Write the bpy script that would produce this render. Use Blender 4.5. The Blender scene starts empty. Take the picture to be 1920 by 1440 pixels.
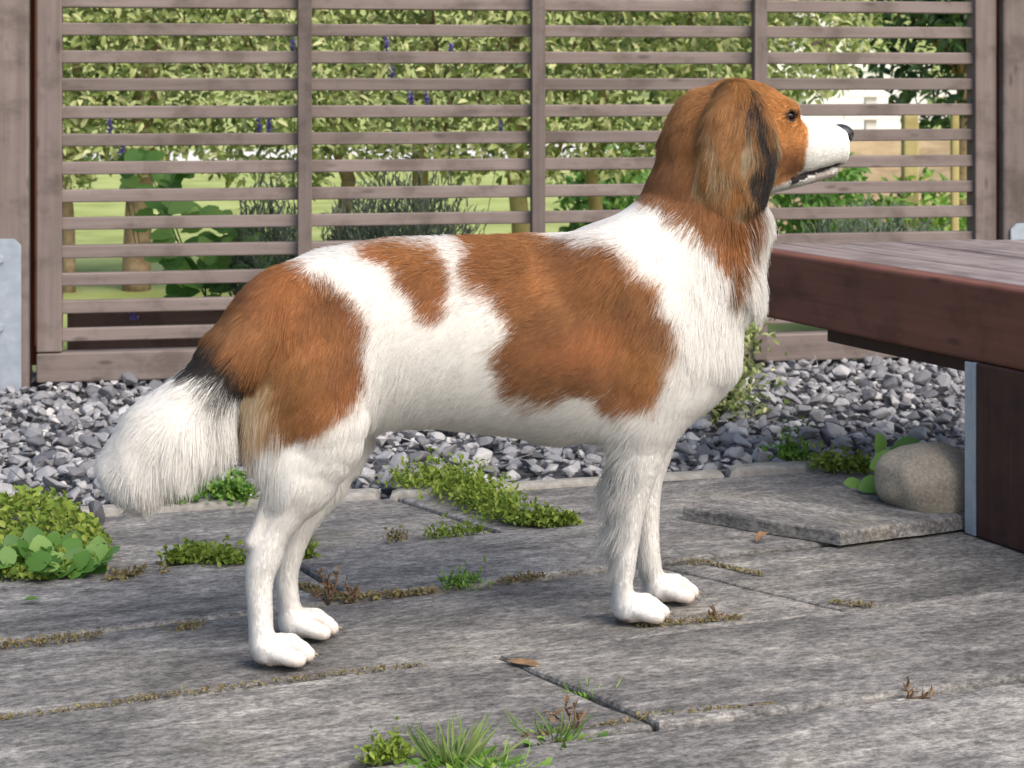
import bpy, bmesh, math, random
import numpy as np
from mathutils import Vector, Matrix, kdtree

random.seed(7); RNG = np.random.default_rng(11)
SC = bpy.context.scene
COL = SC.collection
R = math.radians

# ------------------------------------------------------------------ camera, sky, sun, exposure
CAM_H = 0.55          # eye height of the crouching photographer (m)
FPX = 3500.0          # focal length in photograph pixels (1920 wide)
HOR = 144.0           # photograph row of the horizon (level camera, frame cropped low)
cam_d = bpy.data.cameras.new('camera')
cam_d.sensor_width = 36.0
cam_d.lens = FPX / 1920.0 * 36.0
cam_d.shift_y = -(720.0 - HOR) / 1920.0
cam_d.clip_start = 0.05; cam_d.clip_end = 1000.0
cam_d.dof.use_dof = True; cam_d.dof.focus_distance = 1.86; cam_d.dof.aperture_fstop = 20.0
cam = bpy.data.objects.new('camera', cam_d); COL.objects.link(cam)
cam.location = (0, 0, CAM_H); cam.rotation_euler = (R(90), 0, 0)
SC.camera = cam

SUN_EL, SUN_AZ = R(47), R(136)     # azimuth measured from +Y (view direction) towards +X (right)
world = bpy.data.worlds.new('World'); SC.world = world; world.use_nodes = True
wn = world.node_tree.nodes; wl = world.node_tree.links; wn.clear()
sky = wn.new('ShaderNodeTexSky'); sky.sky_type = 'NISHITA'; sky.sun_disc = False
sky.sun_elevation = SUN_EL; sky.sun_rotation = SUN_AZ
sky.air_density = 1.0; sky.dust_density = 4.0; sky.ozone_density = 1.0
bgd = wn.new('ShaderNodeBackground'); bgd.inputs['Strength'].default_value = 0.15
wo = wn.new('ShaderNodeOutputWorld')
wl.new(sky.outputs[0], bgd.inputs['Color']); wl.new(bgd.outputs[0], wo.inputs['Surface'])
sun_d = bpy.data.lights.new('sun', 'SUN'); sun_d.energy = 1.65; sun_d.angle = R(55)
sun_d.color = (1.0, 0.95, 0.87)
sun = bpy.data.objects.new('sun', sun_d); COL.objects.link(sun)
sdir = Vector((math.sin(SUN_AZ) * math.cos(SUN_EL), math.cos(SUN_AZ) * math.cos(SUN_EL), math.sin(SUN_EL)))
sun.rotation_euler = sdir.to_track_quat('Z', 'Y').to_euler()
sun.location = sdir * 8
SC.view_settings.view_transform = 'Standard'; SC.view_settings.look = 'None'
SC.view_settings.exposure = 0.67; SC.view_settings.gamma = 1.0
SC.view_settings.use_curve_mapping = False
SC.cycles.use_denoising = True
SC.cycles.use_light_tree = False
SC.cycles.max_bounces = 4; SC.cycles.diffuse_bounces = 3; SC.cycles.transparent_max_bounces = 4
SC.cycles.caustics_reflective = False; SC.cycles.caustics_refractive = False
SC.cycles_curves.shape = 'RIBBONS'

# ------------------------------------------------------------------ helpers
def ground(u, v, z=0.0):
    """Point of the photograph on the level plane at height z."""
    t = (CAM_H - z) * FPX / (v - HOR)
    return ((u - 960.0) / FPX * t, t)

def at(u, v, y):
    return Vector(((u - 960.0) / FPX * y, y, CAM_H + (HOR - v) / FPX * y))

def mesh_obj(name, verts, faces, mat=None, parent=None, smooth=False):
    me = bpy.data.meshes.new(name)
    me.from_pydata([tuple(v) for v in verts], [], [tuple(f) for f in faces])
    me.update()
    if smooth:
        me.polygons.foreach_set('use_smooth', [True] * len(me.polygons))
    return link(name, me, mat, parent)

def link(name, me, mat=None, parent=None):
    o = bpy.data.objects.new(name, me); COL.objects.link(o)
    if mat is not None and not me.materials: me.materials.append(mat)
    if parent is not None: o.parent = parent
    return o

def bm_obj(name, bm, mat=None, parent=None, smooth=False):
    me = bpy.data.meshes.new(name)
    if smooth:
        for f in bm.faces: f.smooth = True
    bm.to_mesh(me); bm.free()
    return link(name, me, mat, parent)

def empty(name, loc=(0, 0, 0), rz=0.0, parent=None):
    o = bpy.data.objects.new(name, None); COL.objects.link(o)
    o.empty_display_size = 0.05
    o.location = loc; o.rotation_euler = (0, 0, rz)
    if parent is not None: o.parent = parent
    return o

def tag(o, label=None, cat=None, group=None, kind=None):
    if label: o['label'] = label
    if cat: o['category'] = cat
    if group: o['group'] = group
    if kind: o['kind'] = kind
    return o

def box_bm(x0, x1, y0, y1, z0, z1, bev=0.0, seg=2, bm=None):
    b = bmesh.new()
    vs = [b.verts.new((x, y, z)) for z in (z0, z1) for y in (y0, y1) for x in (x0, x1)]
    for f in ((0, 2, 3, 1), (4, 5, 7, 6), (0, 1, 5, 4), (2, 6, 7, 3), (0, 4, 6, 2), (1, 3, 7, 5)):
        b.faces.new([vs[i] for i in f])
    if bev > 0:
        bmesh.ops.bevel(b, geom=list(b.edges), offset=bev, segments=seg, profile=0.5, affect='EDGES')
    return b

def prism_bm(poly, z0, z1, bev=0.0, seg=2):
    """Vertical prism over a counter-clockwise polygon."""
    b = bmesh.new()
    lo = [b.verts.new((x, y, z0)) for x, y in poly]
    hi = [b.verts.new((x, y, z1)) for x, y in poly]
    n = len(poly)
    b.faces.new(lo[::-1]); b.faces.new(hi)
    for i in range(n):
        b.faces.new([lo[i], lo[(i + 1) % n], hi[(i + 1) % n], hi[i]])
    bmesh.ops.recalc_face_normals(b, faces=list(b.faces))
    if bev > 0:
        bmesh.ops.bevel(b, geom=list(b.edges), offset=bev, segments=seg, profile=0.5, affect='EDGES')
    return b

# ------------------------------------------------------------------ materials
def new_mat(name):
    m = bpy.data.materials.new(name); m.use_nodes = True
    nt = m.node_tree
    b = nt.nodes['Principled BSDF']
    return m, nt, b

def nd(nt, t, **kw):
    n = nt.nodes.new(t)
    for k, v in kw.items():
        if k in n.inputs: n.inputs[k].default_value = v
        else: setattr(n, k, v)
    return n

def coords(nt, scale=(1, 1, 1), kind='Object', rnd=0.0):
    tc = nd(nt, 'ShaderNodeTexCoord'); mp = nd(nt, 'ShaderNodeMapping')
    mp.inputs['Scale'].default_value = scale
    nt.links.new(tc.outputs[kind], mp.inputs['Vector'])
    if rnd:
        oi = nd(nt, 'ShaderNodeObjectInfo')
        m = nd(nt, 'ShaderNodeMath', operation='MULTIPLY'); m.inputs[1].default_value = rnd
        nt.links.new(oi.outputs['Random'], m.inputs[0])
        nt.links.new(m.outputs[0], mp.inputs['Location'])
    return mp.outputs[0]

def noise(nt, vec, scale=5, detail=4, rough=0.55):
    n = nd(nt, 'ShaderNodeTexNoise')
    n.inputs['Scale'].default_value = scale; n.inputs['Detail'].default_value = detail
    n.inputs['Roughness'].default_value = rough
    nt.links.new(vec, n.inputs['Vector'])
    return n.outputs[0]

def ramp(nt, fac, stops, interp='LINEAR'):
    r = nd(nt, 'ShaderNodeValToRGB'); r.color_ramp.interpolation = interp
    el = r.color_ramp.elements
    while len(el) < len(stops): el.new(0.5)
    for e, (p, c) in zip(el, stops):
        e.position = p; e.color = (*c, 1) if len(c) == 3 else c
    nt.links.new(fac, r.inputs[0])
    return r.outputs[0]

def mix(nt, fac, a, b, blend='MIX'):
    m = nd(nt, 'ShaderNodeMix', data_type='RGBA', blend_type=blend)
    for s, i in ((fac, 0), (a, 6), (b, 7)):
        if hasattr(s, 'is_linked') or hasattr(s, 'links'): nt.links.new(s, m.inputs[i])
        else: m.inputs[i].default_value = s if i == 0 else (*s, 1)
    return m.outputs[2]

def math_n(nt, op, a, b=None):
    m = nd(nt, 'ShaderNodeMath', operation=op)
    for s, i in ((a, 0), (b, 1)):
        if s is None: continue
        if hasattr(s, 'links'): nt.links.new(s, m.inputs[i])
        else: m.inputs[i].default_value = s
    return m.outputs[0]

def bump(nt, b, h, strength=0.3, dist=0.002):
    n = nd(nt, 'ShaderNodeBump'); n.inputs['Strength'].default_value = strength
    n.inputs['Distance'].default_value = dist
    nt.links.new(h, n.inputs['Height']); nt.links.new(n.outputs[0], b.inputs['Normal'])

def lin(r, g, b):
    f = lambda c: (c / 255 / 12.92) if c / 255 <= 0.04045 else ((c / 255 + 0.055) / 1.055) ** 2.4
    return (f(r), f(g), f(b))

def wood_mat(name, dark, mid, light, axis=0, rough=0.75, grain=60, spec=0.3, rnd=7.0, cracks=0.0):
    m, nt, b = new_mat(name)
    sc = [grain, grain, grain]; sc[axis] = grain * 0.045
    v = coords(nt, tuple(sc), rnd=rnd)
    g1 = noise(nt, v, 1.0, 6, 0.65)
    sc2 = [9, 9, 9]; sc2[axis] = 1.6
    g2 = noise(nt, coords(nt, tuple(sc2), rnd=rnd * 1.7), 1.0, 3, 0.5)
    c1 = ramp(nt, g1, [(0.28, dark), (0.5, mid), (0.74, light)])
    c2 = ramp(nt, g2, [(0.3, tuple(x * 0.78 for x in mid)), (0.7, tuple(min(1, x * 1.15) for x in mid))])
    c = mix(nt, 0.45, c1, c2)
    sv = coords(nt, (11, 14, 14), rnd=rnd * 2.3)                       # weather stains and the odd knot
    stn = ramp(nt, noise(nt, sv, 1.0, 5, 0.62), [(0.36, (0.62, 0.6, 0.58)), (0.5, (1, 1, 1)), (0.68, (1.12, 1.12, 1.12))])
    c = mix(nt, 0.8, c, stn, 'MULTIPLY')
    kn = nd(nt, 'ShaderNodeTexVoronoi'); kn.inputs['Scale'].default_value = 1.0
    ks = [26, 26, 26]; ks[axis] = 9
    nt.links.new(coords(nt, tuple(ks), rnd=rnd * 3.1), kn.inputs['Vector'])
    c = mix(nt, math_n(nt, 'MULTIPLY', ramp(nt, kn.outputs['Distance'], [(0.06, (1, 1, 1)), (0.16, (0, 0, 0))]), 0.6), c, tuple(x * .5 for x in dark))
    if cracks:
        cs_ = [70, 70, 70]; cs_[axis] = 1.1
        cr = noise(nt, coords(nt, tuple(cs_), rnd=rnd * 1.3), 1.0, 3, 0.6)
        c = mix(nt, math_n(nt, 'MULTIPLY', ramp(nt, cr, [(0.33, (1, 1, 1)), (0.38, (0, 0, 0))]), cracks), c, tuple(x * .3 for x in dark))
    oi = nd(nt, 'ShaderNodeObjectInfo')
    hv = nd(nt, 'ShaderNodeHueSaturation')
    val = nd(nt, 'ShaderNodeMapRange'); val.inputs[3].default_value = 0.86; val.inputs[4].default_value = 1.12
    nt.links.new(oi.outputs['Random'], val.inputs[0]); nt.links.new(val.outputs[0], hv.inputs['Value'])
    nt.links.new(c, hv.inputs['Color'])
    nt.links.new(hv.outputs[0], b.inputs['Base Color'])
    b.inputs['Roughness'].default_value = rough; b.inputs['Specular IOR Level'].default_value = spec
    bump(nt, b, g1, 0.35, 0.0015)
    return m

M = {}
M['fence_wood'] = wood_mat('weathered_fence_wood', (0.11, 0.083, 0.073), (0.198, 0.16, 0.145), (0.28, 0.236, 0.218), 0)
M['fence_wood_v'] = wood_mat('weathered_fence_wood_upright', (0.10, 0.077, 0.07), (0.165, 0.132, 0.12), (0.23, 0.19, 0.178), 2)
M['raw_edge'] = wood_mat('unweathered_red_wood', (0.05, 0.012, 0.006), (0.12, 0.03, 0.014), (0.2, 0.06, 0.03), 2)
M['old_board'] = wood_mat('old_brown_board', (0.05, 0.03, 0.024), (0.105, 0.066, 0.054), (0.15, 0.1, 0.085), 0)
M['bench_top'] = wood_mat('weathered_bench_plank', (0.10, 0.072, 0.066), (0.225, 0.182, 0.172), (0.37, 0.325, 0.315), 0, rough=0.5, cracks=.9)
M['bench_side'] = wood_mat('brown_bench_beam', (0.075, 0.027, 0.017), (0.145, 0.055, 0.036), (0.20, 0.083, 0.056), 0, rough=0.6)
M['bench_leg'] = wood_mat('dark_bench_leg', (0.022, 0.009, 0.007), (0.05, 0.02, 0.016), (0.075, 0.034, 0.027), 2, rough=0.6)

def steel():
    m, nt, b = new_mat('galvanised_steel')
    v = coords(nt, (1, 1, 1))
    n = noise(nt, v, 40, 5, 0.6)
    nt.links.new(ramp(nt, n, [(0.3, (0.30, 0.345, 0.40)), (0.7, (0.43, 0.475, 0.53))]), b.inputs['Base Color'])
    b.inputs['Metallic'].default_value = 0.35; b.inputs['Roughness'].default_value = 0.5
    return m
M['steel'] = steel()

def slab_mat():
    m, nt, b = new_mat('wood_grained_concrete_slab')
    vs = coords(nt, (11, 36, 40), rnd=9.0)
    st = noise(nt, vs, 1.0, 6, 0.76)
    bl = noise(nt, coords(nt, (4.5, 7.5, 4), rnd=5.0), 1.0, 6, 0.62)
    sp = noise(nt, coords(nt, (.55, 1, 1), rnd=3.0), 190, 6, 0.82)
    cs = ramp(nt, st, [(0.34, (0.105, 0.102, 0.10)), (0.46, (0.165, 0.161, 0.157)), (0.56, (0.21, 0.205, 0.198)), (0.68, (0.32, 0.312, 0.295))])
    cb = ramp(nt, bl, [(0.38, (0.66, 0.655, 0.65)), (0.5, (0.95, 0.94, 0.93)), (0.62, (1.24, 1.21, 1.16))])
    c = mix(nt, 0.95, cs, cb, 'MULTIPLY')
    cp = ramp(nt, sp, [(0.40, (0.45, 0.45, 0.46)), (0.5, (1, 1, 1)), (0.61, (1.7, 1.68, 1.64))])
    c = mix(nt, 0.9, c, cp, 'MULTIPLY')
    # algae and tan soil stains with shapes of their own
    gs = noise(nt, coords(nt, (4, 6, 4), rnd=4.0), 1.3, 5, 0.6)
    c = mix(nt, math_n(nt, 'MULTIPLY', ramp(nt, gs, [(0.58, (0, 0, 0)), (0.74, (1, 1, 1))]), 0.38), c, (0.13, 0.115, 0.06))
    oi = nd(nt, 'ShaderNodeObjectInfo')
    hv = nd(nt, 'ShaderNodeHueSaturation')
    val = nd(nt, 'ShaderNodeMapRange'); val.inputs[3].default_value = 0.88; val.inputs[4].default_value = 1.1
    nt.links.new(oi.outputs['Random'], val.inputs[0]); nt.links.new(val.outputs[0], hv.inputs['Value'])
    nt.links.new(c, hv.inputs['Color'])
    nt.links.new(hv.outputs[0], b.inputs['Base Color'])
    b.inputs['Roughness'].default_value = 0.85; b.inputs['Specular IOR Level'].default_value = 0.25
    hgt = math_n(nt, 'ADD', math_n(nt, 'MULTIPLY', st, 1.0), math_n(nt, 'MULTIPLY', sp, 0.35))
    bump(nt, b, hgt, 0.55, 0.004)
    return m
M['slab'] = slab_mat()

def simple_mat(name, stops, scale=30, rough=0.8, bumpd=0.0, spec=0.3, detail=5):
    m, nt, b = new_mat(name)
    n = noise(nt, coords(nt), scale, detail, 0.6)
    nt.links.new(ramp(nt, n, stops), b.inputs['Base Color'])
    b.inputs['Roughness'].default_value = rough; b.inputs['Specular IOR Level'].default_value = spec
    if bumpd: bump(nt, b, n, 0.5, bumpd)
    return m
M['edging'] = simple_mat('pale_cement_edge', [(0.3, (0.20, 0.19, 0.17)), (0.55, (0.31, 0.295, 0.265)), (0.75, (0.41, 0.39, 0.355))], 55, 0.9, 0.003)
M['soil'] = simple_mat('dark_soil', [(0.3, (0.025, 0.02, 0.015)), (0.6, (0.07, 0.055, 0.04)), (0.8, (0.12, 0.10, 0.07))], 60, 0.95, 0.006)
M['grit'] = simple_mat('slate_grit', [(0.3, (0.04, 0.041, 0.046)), (0.7, (0.13, 0.132, 0.145))], 120, 0.9, 0.006)
M['boulder'] = simple_mat('rounded_granite', [(0.28, (0.22, 0.185, 0.14)), (0.5, (0.31, 0.27, 0.21)), (0.72, (0.41, 0.365, 0.295))], 260, 0.85, 0.0012)
M['lawn'] = simple_mat('sunny_lawn', [(0.3, (0.20, 0.24, 0.06)), (0.5, (0.31, 0.36, 0.11)), (0.75, (0.43, 0.46, 0.18))], 3.0, 0.9, 0.02)
M['pale_path'] = simple_mat('pale_gravel_path', [(0.3, (0.55, 0.53, 0.48)), (0.7, (0.78, 0.76, 0.71))], 12, 0.9)
M['sand_bank'] = simple_mat('dry_sandy_bank', [(0.3, (0.25, 0.17, 0.085)), (0.6, (0.43, 0.32, 0.18)), (0.8, (0.5, 0.42, 0.24))], 5, 0.95, 0.03)
M['white_wall'] = simple_mat('white_render', [(0.3, (0.78, 0.77, 0.73)), (0.7, (0.85, 0.84, 0.8))], 8, 0.8)
M['roof'] = simple_mat('grey_brown_roof', [(0.3, (0.10, 0.085, 0.075)), (0.7, (0.17, 0.145, 0.13))], 8, 0.8)
M['bark'] = simple_mat('tan_bark', [(0.3, (0.17, 0.115, 0.07)), (0.55, (0.33, 0.235, 0.15)), (0.75, (0.45, 0.34, 0.225))], 28, 0.9, 0.004)
M['stake'] = simple_mat('yellowed_stake', [(0.3, (0.30, 0.235, 0.10)), (0.7, (0.47, 0.40, 0.2))], 14, 0.85)
M['twig'] = simple_mat('dry_brown_stem', [(0.3, (0.08, 0.05, 0.035)), (0.7, (0.20, 0.135, 0.095))], 50, 0.9)
M['dry_leaf'] = simple_mat('dead_leaf', [(0.3, (0.10, 0.055, 0.03)), (0.7, (0.30, 0.19, 0.10))], 60, 0.8)

def stone_mat():
    m, nt, b = new_mat('blue_grey_slate_chip')
    at_ = nd(nt, 'ShaderNodeAttribute', attribute_name='tint')
    oi = nd(nt, 'ShaderNodeObjectInfo')
    s = math_n(nt, 'FRACT', math_n(nt, 'ADD', at_.outputs['Fac'], oi.outputs['Random']))
    c = ramp(nt, s, [(0.0, (0.09, 0.092, 0.106)), (0.3, (0.182, 0.182, 0.194)), (0.6, (0.255, 0.254, 0.266)), (0.85, (0.35, 0.349, 0.36)), (0.96, (0.45, 0.44, 0.43)), (1.0, (0.55, 0.535, 0.51))])
    v = coords(nt, rnd=6.0)
    n = noise(nt, v, 90, 6, 0.65)
    c = mix(nt, 0.8, c, ramp(nt, n, [(0.3, (0.55, 0.55, 0.57)), (0.5, (1, 1, 1)), (0.72, (1.5, 1.49, 1.46))]), 'MULTIPLY')
    nt.links.new(c, b.inputs['Base Color'])
    b.inputs['Roughness'].default_value = 0.5; b.inputs['Specular IOR Level'].default_value = 0.5
    bump(nt, b, n, 0.4, 0.002)
    return m
M['stone'] = stone_mat()

def leaf_mat(name, a, bcol, c_, rough=0.5, trans=0.35):
    """Leaf colour runs over the per-leaf 'tint' attribute (or the object's random number)."""
    m, nt, b = new_mat(name)
    at_ = nd(nt, 'ShaderNodeAttribute', attribute_name='tint')
    oi = nd(nt, 'ShaderNodeObjectInfo')
    s = math_n(nt, 'FRACT', math_n(nt, 'ADD', at_.outputs['Fac'], oi.outputs['Random']))
    col = ramp(nt, s, [(0.0, a), (0.5, bcol), (1.0, c_)])
    nt.links.new(col, b.inputs['Base Color'])
    b.inputs['Roughness'].default_value = rough; b.inputs['Specular IOR Level'].default_value = 0.4
    tr = nd(nt, 'ShaderNodeBsdfTranslucent'); nt.links.new(col, tr.inputs['Color'])
    mx = nd(nt, 'ShaderNodeMixShader'); mx.inputs[0].default_value = trans
    out = nt.nodes['Material Output']
    nt.links.new(b.outputs[0], mx.inputs[1]); nt.links.new(tr.outputs[0], mx.inputs[2])
    nt.links.new(mx.outputs[0], out.inputs['Surface'])
    return m
M['hedge_leaf'] = leaf_mat('variegated_hedge_leaf', (0.10, 0.165, 0.045), (0.32, 0.39, 0.12), (0.70, 0.70, 0.38))
M['dark_leaf'] = leaf_mat('dark_green_leaf', (0.02, 0.055, 0.022), (0.045, 0.10, 0.03), (0.10, 0.18, 0.05))
M['broad_leaf'] = leaf_mat('fresh_broad_leaf', (0.06, 0.16, 0.025), (0.12, 0.26, 0.045), (0.24, 0.40, 0.10))
M['lavender_leaf'] = leaf_mat('grey_green_lavender_leaf', (0.075, 0.105, 0.075), (0.14, 0.18, 0.13), (0.24, 0.28, 0.20))
M['lavender_flower'] = leaf_mat('purple_lavender_flower', (0.12, 0.09, 0.34), (0.19, 0.14, 0.46), (0.28, 0.22, 0.56))
M['moss'] = leaf_mat('yellow_green_moss', (0.10, 0.17, 0.02), (0.19, 0.28, 0.035), (0.32, 0.38, 0.07), 0.7)
M['weed'] = leaf_mat('bright_weed_leaf', (0.06, 0.16, 0.02), (0.13, 0.27, 0.035), (0.27, 0.40, 0.08))
M['dry_moss'] = leaf_mat('dry_tan_moss', (0.19, 0.14, 0.075), (0.27, 0.21, 0.11), (0.28, 0.27, 0.10), 0.8)
M['grass'] = leaf_mat('grass_blade', (0.07, 0.14, 0.03), (0.14, 0.22, 0.05), (0.28, 0.33, 0.12))
M['hill_leaf'] = leaf_mat('far_tree_leaf', (0.04, 0.09, 0.03), (0.09, 0.16, 0.05), (0.19, 0.26, 0.08))
# ------------------------------------------------------------------ THE DOG
# The dog stands on four paws whose ground points fix its axis: s runs tail to chest, y away from the viewer, h up.
MH = np.array([-0.2098, 1.7891]); DD = np.array([0.937, 0.3485]); DD /= np.hypot(*DD)
DN = np.array([-DD[1], DD[0]])

def dogp(u, v, y=0.0):
    """(s, h) of a photograph point on the dog's upright plane at lateral offset y."""
    r = np.array([(u - 960.0) / FPX, 1.0])
    t = (y + MH @ DN) / (r @ DN)
    return float((t * r - MH) @ DD), CAM_H + t * (HOR - v) / FPX

def dog_world(p):
    p = np.asarray(p)
    out = np.empty_like(p)
    out[..., 0] = MH[0] + p[..., 0] * DD[0] + p[..., 1] * DN[0]
    out[..., 1] = MH[1] + p[..., 0] * DD[1] + p[..., 1] * DN[1]
    out[..., 2] = p[..., 2]
    return out

def dog_dir(p):
    out = np.empty_like(p)
    out[..., 0] = p[..., 0] * DD[0] + p[..., 1] * DN[0]
    out[..., 1] = p[..., 0] * DD[1] + p[..., 1] * DN[1]
    out[..., 2] = p[..., 2]
    return out

PXM = 1.0 / 1850.0     # metres per photograph pixel at the dog
TORSO, NECK, HEAD, EAR, TAIL, HIND, FORE, PAW, MUZ = range(9)
GW = 0.0026
GLO = np.array([-0.36, -0.135, -0.004]); GHI = np.array([0.60, 0.135, 0.59])
GN = np.ceil((GHI - GLO) / GW).astype(int)
gx = (GLO[0] + GW * np.arange(GN[0])).astype(np.float32)
gy = (GLO[1] + GW * np.arange(GN[1])).astype(np.float32)
gz = (GLO[2] + GW * np.arange(GN[2])).astype(np.float32)
SDF = np.full(GN, 0.05, np.float32)
GRP = np.zeros(GN, np.int8); GBEST = np.full(GN, 9.0, np.float32)

def strand(nodes, group, k=0.012, sub=False):
    """Tapered limb with elliptical girth through nodes (s, y, h, r, w): r in the upright plane, w lateral; blended into the body once."""
    N = np.array(nodes, np.float32)
    if len(N) == 1: N = np.repeat(N, 2, 0)
    m = max(N[:, 3].max(), N[:, 4].max()) + k + 0.02
    lo = N[:, :3].min(0) - m; hi = N[:, :3].max(0) + m
    i0 = np.clip(((lo - GLO) / GW).astype(int), 0, GN - 1); i1 = np.clip(((hi - GLO) / GW).astype(int) + 1, 1, GN)
    X = gx[i0[0]:i1[0]][:, None, None]; Y = gy[i0[1]:i1[1]][None, :, None]; Z = gz[i0[2]:i1[2]][None, None, :]
    D = None
    for a, b in zip(N[:-1], N[1:]):
        d = b[:3] - a[:3]; dd = float(d @ d) + 1e-9
        t = np.clip(((X - a[0]) * d[0] + (Y - a[1]) * d[1] + (Z - a[2]) * d[2]) / dd, 0, 1)
        r = a[3] + t * (b[3] - a[3]); w = a[4] + t * (b[4] - a[4])
        q = np.sqrt(((X - a[0] - t * d[0]) / r) ** 2 + ((Y - a[1] - t * d[1]) / w) ** 2 + ((Z - a[2] - t * d[2]) / r) ** 2)
        e = ((q - 1.0) * np.minimum(r, w)).astype(np.float32)
        D = e if D is None else np.minimum(D, e)
    S = SDF[i0[0]:i1[0], i0[1]:i1[1], i0[2]:i1[2]]
    if sub:
        h = np.clip(0.5 - 0.5 * (D + S) / k, 0, 1)
        S[...] = S * (1 - h) + (-D) * h + k * h * (1 - h)
        return
    h = np.clip(0.5 + 0.5 * (S - D) / k, 0, 1)
    S[...] = S * (1 - h) + D * h - k * h * (1 - h)
    gb = GBEST[i0[0]:i1[0], i0[1]:i1[1], i0[2]:i1[2]]
    gg = GRP[i0[0]:i1[0], i0[1]:i1[1], i0[2]:i1[2]]
    better = D < gb
    gb[better] = D[better]; gg[better] = group

def capsule(a, b, group, k=0.012, sub=False): strand([a, b], group, k, sub)

def chain(pts, group, k=0.012):
    """pts: (u, v, r_px, w_m, y_m) in photograph pixels on the plane at lateral offset y; rounded through by a spline."""
    out = []
    for u, v, r, w, y in pts:
        s, h = dogp(u, v, y)
        out.append((s, y, h, r * PXM, w))
    if len(out) > 2:                                            # Catmull-Rom through the nodes keeps limbs free of kinks
        A = np.array(out); fine = []
        for i in range(len(A) - 1):
            p0, p1, p2, p3 = A[max(i - 1, 0)], A[i], A[i + 1], A[min(i + 2, len(A) - 1)]
            for t in (0, .34, .67):
                fine.append(.5 * (2 * p1 + (p2 - p0) * t + (2 * p0 - 5 * p1 + 4 * p2 - p3) * t * t + (3 * p1 - p0 - 3 * p2 + p3) * t ** 3))
        fine.append(A[-1]); out = fine
    strand(out, group, k)

def station(ut, vt, ub, vb, w, ins_t, ins_b, group=TORSO):
    s0, h0 = dogp(ut, vt); s1, h1 = dogp(ub, vb)
    h0 -= ins_t; h1 += ins_b
    return ((s0 + s1) / 2, 0.0, (h0 + h1) / 2, (h0 - h1) / 2, w)

# torso: photographed back line to belly line, drawn in by the depth of the coat
st = [station(565, 508, 575, 800, 0.060, .006, .006), station(640, 460, 640, 818, 0.066, .003, .006),
      station(740, 444, 745, 806, 0.068, .003, .006), station(850, 440, 850, 808, 0.073, .003, .006),
      station(960, 437, 950, 824, 0.079, .003, .007), station(1060, 434, 1050, 842, 0.083, .004, .008),
      station(1140, 420, 1150, 842, 0.080, .006, .008), station(1215, 440, 1225, 824, 0.070, .012, .010)]
strand(st, TORSO, 0.02)
# breast and shoulders
chain([(1235, 600, 118, .062, 0), (1278, 668, 58, .044, 0)], TORSO, 0.03)
chain([(1300, 560, 92, .052, 0), (1298, 636, 46, .042, 0)], TORSO, 0.03)
for sy in (-1, 1):
    chain([(1130, 520, 70, .030, sy * .050), (1240, 690, 62, .026, sy * .050), (1215, 770, 66, .026, sy * .044)], TORSO, 0.03)
# neck
chain([(1205, 520, 112, .060, 0), (1275, 440, 104, .056, 0), (1318, 360, 98, .050, 0), (1335, 300, 90, .047, 0)], NECK, 0.03)
chain([(1328, 500, 78, .046, 0), (1366, 400, 54, .038, 0)], NECK, 0.03)
chain([(1304, 335, 66, .044, 0), (1334, 262, 76, .046, 0)], NECK, 0.02)
# head
chain([(1352, 250, 92, .050, 0), (1378, 232, 84, .050, 0)], HEAD, 0.02)
chain([(1425, 232, 64, .042, 0)], HEAD, 0.02)
chain([(1405, 300, 56, .044, 0), (1452, 290, 48, .034, 0)], HEAD, 0.02)
for sy in (-1, 1):
    chain([(1462, 208, 20, .012, sy * .026), (1484, 206, 12, .009, sy * .021)], HEAD, 0.012)   # brow
    chain([(1440, 262, 30, .014, sy * .029), (1475, 262, 26, .010, sy * .024)], HEAD, 0.014)   # cheek bone
    chain([(1515, 288, 37, .012, sy * .014), (1570, 284, 25, .010, sy * .010)], MUZ, 0.008)   # lips
chain([(1470, 266, 47, .027, 0), (1520, 262, 42, .022, 0), (1572, 268, 29, .0175, 0)], MUZ, 0.016)
chain([(1420, 336, 30, .026, 0), (1490, 331, 19, .019, 0), (1556, 319, 13, .0125, 0)], MUZ, 0.004)
for sy in (-1, 1):                                                                       # parting between the lips
    a = dogp(1492, 334, sy * .026); b = dogp(1575, 309, sy * .018)
    capsule((a[0], sy * .026, a[1], .0022, .006), (b[0], sy * .018, b[1], .0018, .006), MUZ, 0.003, sub=True)
    e = dogp(1481, 217, sy * .030)
    capsule((e[0] - .003, sy * .034, e[1], .0048, .009), (e[0] + .004, sy * .032, e[1] + .0005, .0045, .009), HEAD, 0.003, sub=True)
    capsule((e[0] - .008, sy * .0315, e[1] + .0068, .0035, .004), (e[0] + .008, sy * .0275, e[1] + .0075, .0030, .004), HEAD, 0.004)
# ears
for sy in (-1, 1):
    chain([(1378, 172, 22, .014, sy * .044), (1372, 225, 44, .011, sy * .056), (1376, 290, 52, .009, sy * .060), (1388, 345, 30, .006, sy * .056)], EAR, 0.020)
    chain([(1400, 195, 18, .010, sy * .050), (1424, 270, 20, .007, sy * .058), (1418, 350, 16, .006, sy * .055)], EAR, 0.016)
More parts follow.
